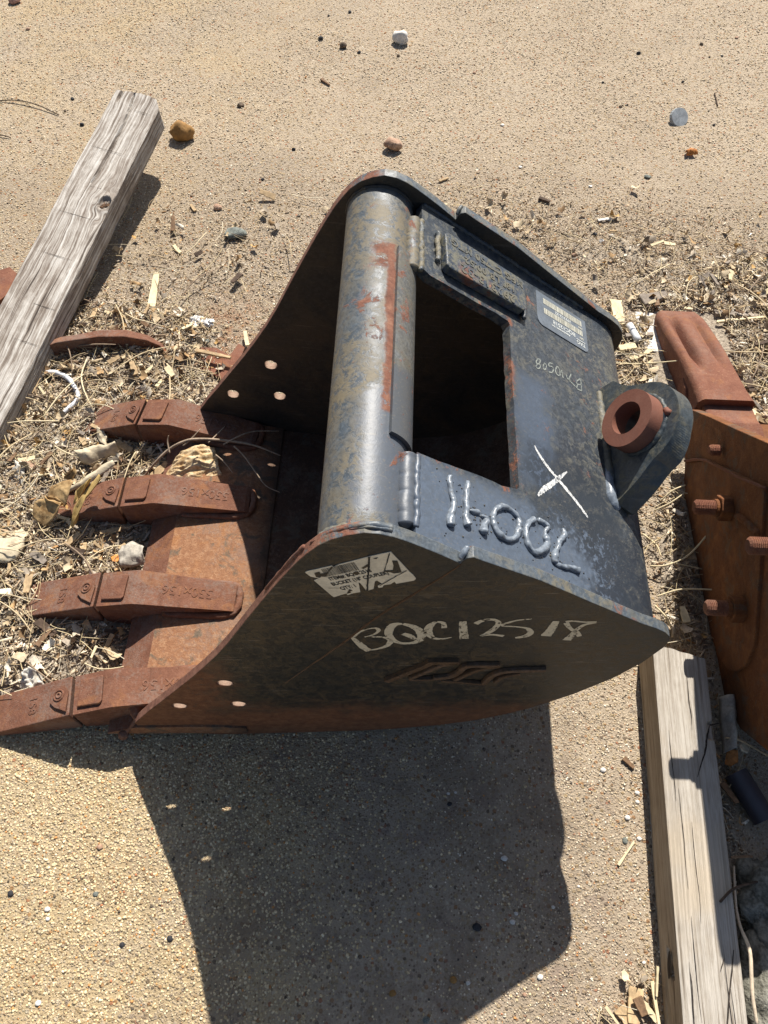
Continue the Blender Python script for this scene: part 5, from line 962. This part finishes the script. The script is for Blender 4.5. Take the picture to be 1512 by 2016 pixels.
# ------------------------------------------------------------------ litter: bark mulch, straw, gravel
def sdist(x, y, P):
    P = np.array([p[:2] for p in P]); n = len(P); d = np.full(x.shape, 9.); ins = np.zeros(x.shape, bool)
    for i in range(n):
        a, b = P[i], P[(i + 1) % n]; e = b - a; t = np.clip(((x - a[0]) * e[0] + (y - a[1]) * e[1]) / (e @ e), 0, 1)
        d = np.minimum(d, np.hypot(x - a[0] - t * e[0], y - a[1] - t * e[1]))
        c = ((a[1] > y) != (b[1] > y)) & (x < (b[0] - a[0]) * (y - a[1]) / (b[1] - a[1] + 1e-12) + a[0]); ins ^= c
    return np.where(ins, -d, d)
ZONES = [([(-1.0879,1.2684,0),(-0.9746,1.2744,0),(-0.8957,1.4171,0),(-0.7633,1.479,0),(-0.6001,1.4696,-0),(-0.4697,1.4046,0),(-0.4322,1.237,0),(-0.4552,1.1407,0),(-0.4089,0.9946,0),(-0.3321,0.8611,0),(-0.4813,0.8021,0),(-0.507,0.7016,0),(-0.5089,0.498,0),(-0.6027,0.4625,0),(-0.6955,0.3955,0),(-0.8042,0.3633,0)], .05, 1.),
         ([(-0.8089,1.3863,0),(-0.7507,1.6131,0),(-0.6558,1.7823,0),(-0.4462,1.8377,0),(-0.21,1.8085,0),(-0.2464,1.564,0),(-0.38,1.3228,0),(-0.6012,1.2609,0)], .22, .30),
         ([(0.5575,1.4603,0),(0.6268,1.5371,0),(0.7338,1.6188,0),(0.8449,1.7038,0),(0.9383,1.7496,0),(1.1501,1.6813,-0),(1.0092,1.0938,0),(0.6751,1.0481,0),(0.5681,0.9583,0),(0.5683,0.8516,0),(0.5897,0.7766,0),(0.4945,1.0392,0)], .06, 1.),
         ([(0.1089,1.9148,-0),(0.2875,1.9255,0),(0.4931,1.8934,0),(0.7578,1.8871,0),(0.9793,1.8143,0),(1.1024,1.7184,0),(0.8462,1.5492,0),(0.6045,1.4629,-0),(0.4693,1.604,0),(0.282,1.7738,0)], .17, .46),
         ([(0.6092,0.9603,0),(0.6799,0.9637,0),(0.6739,0.5604,0),(0.6739,0.4456,0),(0.6605,0.1706,0),(0.6903,-0.0985,0),(0.6242,-0.1009,0),(0.6207,0.2548,0),(0.6601,0.5706,0),(0.5758,0.5999,0)], .03, .75),
         ([(0.3808,-0.0755,0),(0.4224,-0.0388,0),(0.4662,0.0064,0),(0.4818,-0.0648,0),(0.474,-0.1198,0),(0.376,-0.1233,0)], .03, .45),
         ([(-0.4131,1.0231,0),(-0.2483,1.0459,0),(-0.143,0.9239,0),(-0.1821,0.842,0),(-0.3207,0.8617,0)], .03, .0)]
def dens(x, y):
    d = np.zeros(x.shape)
    for P, soft, k in ZONES:
        if k: d = np.maximum(d, k * np.clip(.5 - sdist(x, y, P) / (2 * soft), 0, 1))
    return d
def sample(n, bx0=(-1.5, 1.5), by=(-.2, 2.6), pw=1.):
    X = []; 
    while sum(len(a) for a in X) < n:
        p = np.c_[rng.uniform(*bx0, 40000), rng.uniform(*by, 40000)]; X.append(p[rng.random(40000) < dens(p[:, 0], p[:, 1]) ** pw])
    return np.concatenate(X)[:n]
def in_bucket(p):
    """true where a bucket, tooth or timber already stands"""
    x, y = p[:, 0], p[:, 1]; r = (x > -.49) & (x < .41) & (y > .37) & (y < 1.05)
    for yc, xt in ((.838, -.69), (1.06, -.655), (.611, -.70), (.385, -.75)): r |= (x > xt) & (x < -.45) & (abs(y - yc) < .045)
    r |= (x > .655) & (x < .86) & (y > 1.10) & (y < 1.50); r |= (x > .675) & (y > .30) & (y < 1.15)
    d = np.c_[x - P1.x, y - P1.y]; a = d @ np.array(wd.xy) / wd.xy.length; s_ = d @ np.array(ws.xy); r |= (a > .90) & (a < 1.13) & (s_ > .004) & (s_ < .15)
    d = np.c_[x - o2.x, y - o2.y]; a = d @ np.array(d2.xy); s_ = d @ np.array(s2.xy); return r | ((a > -.01) & (s_ > -.004) & (s_ < .104))
PAL = np.array([(.62, .53, .40), (.50, .40, .275), (.40, .30, .20), (.31, .23, .15), (.19, .13, .085), (.34, .295, .245), (.11, .078, .053), (.70, .66, .58), (.38, .22, .10), (.56, .48, .39), (.66, .57, .43)])
PW = np.array([.15, .15, .15, .11, .08, .14, .05, .04, .03, .07, .03]); PW /= PW.sum()
M_LIT = vcol_mat('litter', .85, 240, .5); M_GRV = vcol_mat('gravel_grain', .85, 300, .3)
def scatter(name, BV, BF, pos, S, rot, tint, mat, label, jit=0.):
    """many small pieces joined in one mesh: base shape scaled, turned and moved by arrays"""
    n, k = len(pos), len(BV); B = np.array(BV, float)[None] * S[:, None, :]
    if jit: B *= 1 + rng.uniform(-jit, jit, (n, k, 1))
    cz, sz, cx, sx, cy, sy = *(f(rot[:, 2]) for f in (np.cos, np.sin)), *(f(rot[:, 0]) for f in (np.cos, np.sin)), *(f(rot[:, 1]) for f in (np.cos, np.sin))
    Rx = np.zeros((n, 3, 3)); Rx[:, 0, 0] = 1; Rx[:, 1, 1] = cx; Rx[:, 1, 2] = -sx; Rx[:, 2, 1] = sx; Rx[:, 2, 2] = cx
    Ry = np.zeros((n, 3, 3)); Ry[:, 1, 1] = 1; Ry[:, 0, 0] = cy; Ry[:, 0, 2] = sy; Ry[:, 2, 0] = -sy; Ry[:, 2, 2] = cy
    Rz = np.zeros((n, 3, 3)); Rz[:, 2, 2] = 1; Rz[:, 0, 0] = cz; Rz[:, 0, 1] = -sz; Rz[:, 1, 0] = sz; Rz[:, 1, 1] = cz
    V = np.einsum('nij,nkj->nki', Rz @ Ry @ Rx, B) + pos[:, None, :]
    ls = np.array([len(f) for f in BF]); fl = np.concatenate([np.array(f) for f in BF])
    loops = (fl[None] + np.arange(n)[:, None] * k).ravel().astype(np.int32); tot = np.tile(ls, n); st = np.concatenate([[0], np.cumsum(tot)[:-1]])
    me = bpy.data.meshes.new(name); me.vertices.add(n * k); me.vertices.foreach_set('co', V.astype(np.float32).ravel())
    me.loops.add(len(loops)); me.loops.foreach_set('vertex_index', loops); me.polygons.add(len(tot)); me.polygons.foreach_set('loop_start', st.astype(np.int32)); me.polygons.foreach_set('loop_total', tot.astype(np.int32))
    me.update(calc_edges=True)
    ca = me.color_attributes.new('tint', 'FLOAT_COLOR', 'POINT'); c4 = np.ones((n * k, 4), np.float32); c4[:, :3] = np.repeat(tint, k, 0); ca.data.foreach_set('color', c4.ravel())
    me.materials.append(mat); o = bpy.data.objects.new(name, me); C.objects.link(o); return tag(o, label, kind='stuff')
def mulch_height(p): return np.clip(dens(p[:, 0], p[:, 1]) - .25, 0, 1) * .016
# dark crumbly bed under the chips
nx, ny = 230, 200; gx, gy = np.meshgrid(np.linspace(-1.5, 1.45, nx), np.linspace(-.2, 2.3, ny)); dd = dens(gx, gy); V = []; keep = dd > .36
for j in range(ny):
    for i in range(nx):
        x, y, d = gx[j, i], gy[j, i], dd[j, i]
        V.append((x, y, (d - .42) * .024 + (.006 * MN.noise(Vector((x * 14, y * 14, 0))) + .005 * MN.noise(Vector((x * 45, y * 45, 2)))) * min(1, d * 1.5)))
F = [(j * nx + i, j * nx + i + 1, (j + 1) * nx + i + 1, (j + 1) * nx + i) for j in range(ny - 1) for i in range(nx - 1) if keep[j, i] or keep[j + 1, i + 1]]
bed = mesh('soil', V, F, plain('mulch_soil', (.31, .25, .185), .95, .4, 130, 1., .006, hi=(.52, .44, .34)), None, smooth=True); tag(bed, 'bed of crumbly soil and bark dust under the litter', kind='structure')
chip = [(-1, -.9, -1), (1, -.5, -1), (.9, .8, -1), (-.8, 1, -1), (-.9, -.7, 1), (.95, -.4, .8), (.8, .6, 1), (-.9, .8, .9)]
chipF = [(0, 3, 2, 1), (4, 5, 6, 7), (0, 1, 5, 4), (1, 2, 6, 5), (2, 3, 7, 6), (3, 0, 4, 7)]
def chips(n, lo, hi, pw, zz, name, label):
    p = sample(n, pw=pw); p = p[~in_bucket(p)]; n = len(p); L = np.exp(rng.uniform(np.log(lo), np.log(hi), n)) * (.42 + .58 * np.clip(dens(p[:, 0], p[:, 1]) * 1.35 - .15, 0, 1)); S = np.c_[L / 2, L * rng.uniform(.08, .30, n) / 2 + .0004, rng.uniform(.0004, .0014, n)]
    z = mulch_height(p) + rng.random(n) ** 1.5 * zz * dens(p[:, 0], p[:, 1]) + .0012; rot = np.c_[rng.normal(0, .45, n), rng.normal(0, .28, n), rng.uniform(0, 6.3, n)]
    t = PAL[rng.choice(len(PAL), n, p=PW)] * rng.uniform(.7, 1.15, (n, 1))
    scatter(name, chip, chipF, np.c_[p, z], S, rot, t, M_LIT, label, .12)
chips(44000, .0035, .011, .75, .015, 'bark_litter', 'sun bleached crumbs of bark and wood litter')
chips(7000, .011, .034, 1.0, .016, 'wood_litter', 'pale and brown wood chips strewn thickly on the ground')
# straw
def straws(n, name, label):
    p = sample(n, pw=1.3); p = p[~in_bucket(p)]; n = len(p); k = 5; BV = []; 
    for i in range(k):
        t = -1 + 2 * i / (k - 1)
        for a in range(3): BV.append((t, .0, 0))
    L = np.exp(rng.uniform(np.log(.03), np.log(.13), n)); r = rng.uniform(.0004, .0009, n); th = rng.uniform(0, 6.3, n); bend = rng.normal(0, .18, n); bz = rng.uniform(0, .10, n)
    z = mulch_height(p) + .010 + rng.random(n) * .014; V = np.zeros((n, k * 3, 3)); tl = rng.normal(0, .10, n)
    for i in range(k):
        t = -1 + 2 * i / (k - 1)
        for a in range(3):
            an = 2 * math.pi * a / 3; lx = t * L / 2; ly = bend * L / 2 * (1 - t * t) + r * math.cos(an); lz = bz * L / 2 * (1 - t * t) + r * math.sin(an) + tl * lx
            V[:, i * 3 + a] = np.c_[p[:, 0] + lx * np.cos(th) - ly * np.sin(th), p[:, 1] + lx * np.sin(th) + ly * np.cos(th), np.maximum(z + lz, .0006)]
    BF = [(i * 3 + a, i * 3 + (a + 1) % 3, i * 3 + 3 + (a + 1) % 3, i * 3 + 3 + a) for i in range(k - 1) for a in range(3)]
    fl = np.array(BF).ravel(); loops = (fl[None] + np.arange(n)[:, None] * k * 3).ravel().astype(np.int32)
    me = bpy.data.meshes.new(name); me.vertices.add(n * k * 3); me.vertices.foreach_set('co', V.astype(np.float32).ravel()); me.loops.add(len(loops)); me.loops.foreach_set('vertex_index', loops)
    m_ = n * len(BF); me.polygons.add(m_); me.polygons.foreach_set('loop_start', np.arange(m_, dtype=np.int32) * 4); me.polygons.foreach_set('loop_total', np.full(m_, 4, np.int32)); me.update(calc_edges=True)
    ca = me.color_attributes.new('tint', 'FLOAT_COLOR', 'POINT'); c4 = np.ones((n * k * 3, 4), np.float32); pal = np.array([(.62, .52, .33), (.55, .45, .28), (.45, .35, .22), (.26, .20, .14), (.68, .62, .48)])
    c4[:, :3] = np.repeat(pal[rng.choice(5, n, p=[.3, .25, .2, .15, .1])], k * 3, 0); ca.data.foreach_set('color', c4.ravel()); me.materials.append(M_LIT)
    o = bpy.data.objects.new(name, me); C.objects.link(o); tag(o, label, kind='stuff')
straws(1700, 'straw_litter', 'thin dry straw stems tangled over the wood litter')
# leaf fragments: small curled scraps
scrap = [(x + .18 * ((i * 7 + j * 3) % 5 - 2) / 2, y + .18 * ((i * 3 + j * 5) % 5 - 2) / 2, .75 * x * x - .55 * y * y + .4 * x * y + .08 * ((i + 2 * j) % 3)) for i, x in enumerate((-1, -.33, .33, 1)) for j, y in enumerate((-.8, 0, .8))]
scF = [(i * 3 + j, i * 3 + j + 1, i * 3 + j + 4, i * 3 + j + 3) for i in range(3) for j in range(2)]
p = sample(1000, pw=1.5); p = p[~in_bucket(p)]; n = len(p); L = np.exp(rng.uniform(np.log(.008), np.log(.030), n)) / 2
LP_ = np.array([(.58, .48, .34), (.48, .38, .25), (.40, .34, .27), (.68, .62, .52), (.38, .25, .13), (.24, .155, .085), (.29, .25, .205), (.45, .28, .11)])
scatter('leaf_scraps', scrap, scF, np.c_[p, mulch_height(p) + .010 + .010 * rng.random(n)], np.c_[L, L * rng.uniform(.5, 1, n), L * rng.uniform(.5, 1.1, n)], np.c_[rng.normal(0, .5, n), rng.normal(0, .5, n), rng.uniform(0, 6.3, n)], LP_[rng.choice(8, n, p=[.2, .17, .14, .12, .12, .09, .1, .06])] * rng.uniform(.75, 1.1, (n, 1)), M_LIT, 'curled scraps of dry leaf among the wood litter', .10)
# gravel: grains proud of the concrete
t_ = (1 + 5 ** .5) / 2; ico = np.array([(-1, t_, 0), (1, t_, 0), (-1, -t_, 0), (1, -t_, 0), (0, -1, t_), (0, 1, t_), (0, -1, -t_), (0, 1, -t_), (t_, 0, -1), (t_, 0, 1), (-t_, 0, -1), (-t_, 0, 1)]) / math.hypot(1, t_)
icoF = [(0, 11, 5), (0, 5, 1), (0, 1, 7), (0, 7, 10), (0, 10, 11), (1, 5, 9), (5, 11, 4), (11, 10, 2), (10, 7, 6), (7, 1, 8), (3, 9, 4), (3, 4, 2), (3, 2, 6), (3, 6, 8), (3, 8, 9), (4, 9, 5), (2, 4, 11), (6, 2, 10), (8, 6, 7), (9, 8, 1)]
octa = np.array([(1, 0, 0), (-1, 0, 0), (0, 1, 0), (0, -1, 0), (0, 0, 1), (0, 0, -.6)]); octF = [(0, 2, 4), (2, 1, 4), (1, 3, 4), (3, 0, 4), (2, 0, 5), (1, 2, 5), (3, 1, 5), (0, 3, 5)]
GP = np.array([(.55, .465, .345), (.61, .52, .395), (.51, .41, .28), (.42, .37, .30), (.67, .60, .48), (.52, .27, .12), (.28, .21, .15), (.10, .085, .075), (.40, .17, .10), (.78, .72, .62)])
def grains(n, xr, yr, lo, hi, name, label, base, faces, w_, df=None, sink=.35):
    p = np.c_[rng.uniform(*xr, n), rng.uniform(*yr, n)]; p = p[dens(p[:, 0], p[:, 1]) < .55]; pt = np.array([MN.noise(Vector((a * 2.6, b_y * 2.6, 7.))) + .5 * MN.noise(Vector((a * 7, b_y * 7, 3.))) for a, b_y in p[:, :2]]); p = p[rng.random(len(p)) < np.clip(.75 + 1.1 * pt, .25, 1)]; p = p if df is None else p[rng.random(len(p)) < df(p[:, 0])]; n = len(p); s = np.exp(rng.uniform(np.log(lo), np.log(hi), n)) / 2
    S = np.c_[s * rng.uniform(.8, 1.35, n), s, s * rng.uniform(.5, .85, n)]; w_ = np.array(w_) / np.sum(w_)
    scatter(name, base, faces, np.c_[p, S[:, 2] * (rng.random(n) - sink)], S, np.c_[rng.normal(0, .3, n), rng.normal(0, .3, n), rng.uniform(0, 6.3, n)], GP[rng.choice(len(GP), n, p=w_)] * rng.uniform(.75, 1.15, (n, 1)) * (np.array([1.04, 1.0, .86]) if 'near' in name else 1.), M_GRV, label, .18)
grains(46000, (-.95, .30), (-.25, .46), .0022, .0058, 'near_gravel', 'ochre and grey aggregate grains standing out of the near concrete', ico, icoF, [28, 26, 15, 9, 8, 4, 3, 1, .8, .8], lambda x: np.clip((.12 - x) / .45, .18, 1), .5)
grains(125000, (-1.75, 1.7), (1.0, 3.4), .0028, .0070, 'far_gravel', 'sandy grains standing out of the concrete beyond the bucket', octa, octF, [26, 24, 14, 8, 12, 4, 4, 1, .5, 3])
grains(16000, (.10, .62), (-.25, .60), .0018, .0052, 'strip_gravel', 'fine sandy grains on the concrete strip beside the sawn timber', octa, octF, [18, 18, 10, 12, 14, 4, 6, 3, 2, 8])
# bigger single chips and straws on top, each its own object
CM = [W_PALE, W_TAN, W_BRN, W_GRY, W_TAN, W_PALE, W_DRK]
protos = []
for i in range(7):
    L = .03; o = flat_bar('wood_chip', None, None, (-L / 2, 0), (L / 2, 0), L * (.2 + .05 * i), L * (.14 + .03 * i), .0035, CM[i], 0, seed=300 + i); o.rotation_euler = (0, 0, 0); protos.append(o)
ps = sample(170, by=(.1, 1.95), pw=1.6); ps = ps[~in_bucket(ps)][:130]
for i, p in enumerate(ps):
    pr = protos[i % 7]; o = pr if i < 7 else pr.copy()
    if i >= 7: C.objects.link(o)
    k = random.uniform(.6, 1.6); o.scale = (k, k, 1); o.location = (p[0], p[1], float(mulch_height(p[None])[0]) + random.uniform(.012, .022)); o.rotation_euler = (random.gauss(0, .25), random.gauss(0, .18), random.uniform(0, 6.3))
    cn = ('cream', 'tan', 'brown', 'grey', 'wide tan', 'wide cream', 'blackish')[i % 7]; pl_ = 'among the black bucket teeth' if p[0] < .0 and p[1] < 1.25 else 'between weathered timber and black bucket' if p[0] < .0 else 'between the two buckets' if p[1] < 1.2 else 'around the big rusty tooth'
    tag(o, f'loose {cn} wood chip on the litter {pl_}', 'wood chip', f'{cn} wood chips {pl_}')
SM = [plain('straw_a', (.64, .54, .35), .7, .15, 80), plain('straw_b', (.50, .40, .25), .75, .2, 80), plain('straw_c', (.24, .175, .12), .8, .25, 80)]; sp_ = []
for i in range(6):
    V, F = bead([(-.06, 0, 0), (-.02, .012 * (i - 2.5) / 2.5, .006), (.02, .010 * (i - 2.5) / 2.5, .008), (.06, 0, 0)], [.0014, .0016, .0010], 5, .1, 3); sp_.append(mesh('dry_straw', V, F, SM[i % 3], None, smooth=True))
ps = sample(120, by=(.1, 1.8), pw=1.8); ps = ps[~in_bucket(ps)][:80]
for i, p in enumerate(ps):
    o = sp_[i] if i < 6 else sp_[i % 6].copy()
    if i >= 6: C.objects.link(o)
    k = random.uniform(.5, 1.3); o.scale = (k, k, 1); o.location = (p[0], p[1], float(mulch_height(p[None])[0]) + random.uniform(.016, .028)); o.rotation_euler = (random.gauss(0, .1), random.gauss(0, .1), random.uniform(0, 6.3))
    cn = ('pale yellow', 'tan', 'dark brown')[i % 3]; pl_ = 'among the black bucket teeth' if p[0] < .0 and p[1] < 1.25 else 'between weathered timber and black bucket' if p[0] < .0 else 'between the two buckets' if p[1] < 1.2 else 'around the big rusty tooth'
    tag(o, f'{cn} dry straw stem lying on the litter {pl_}', 'straw', f'{cn} straw stems {pl_}')
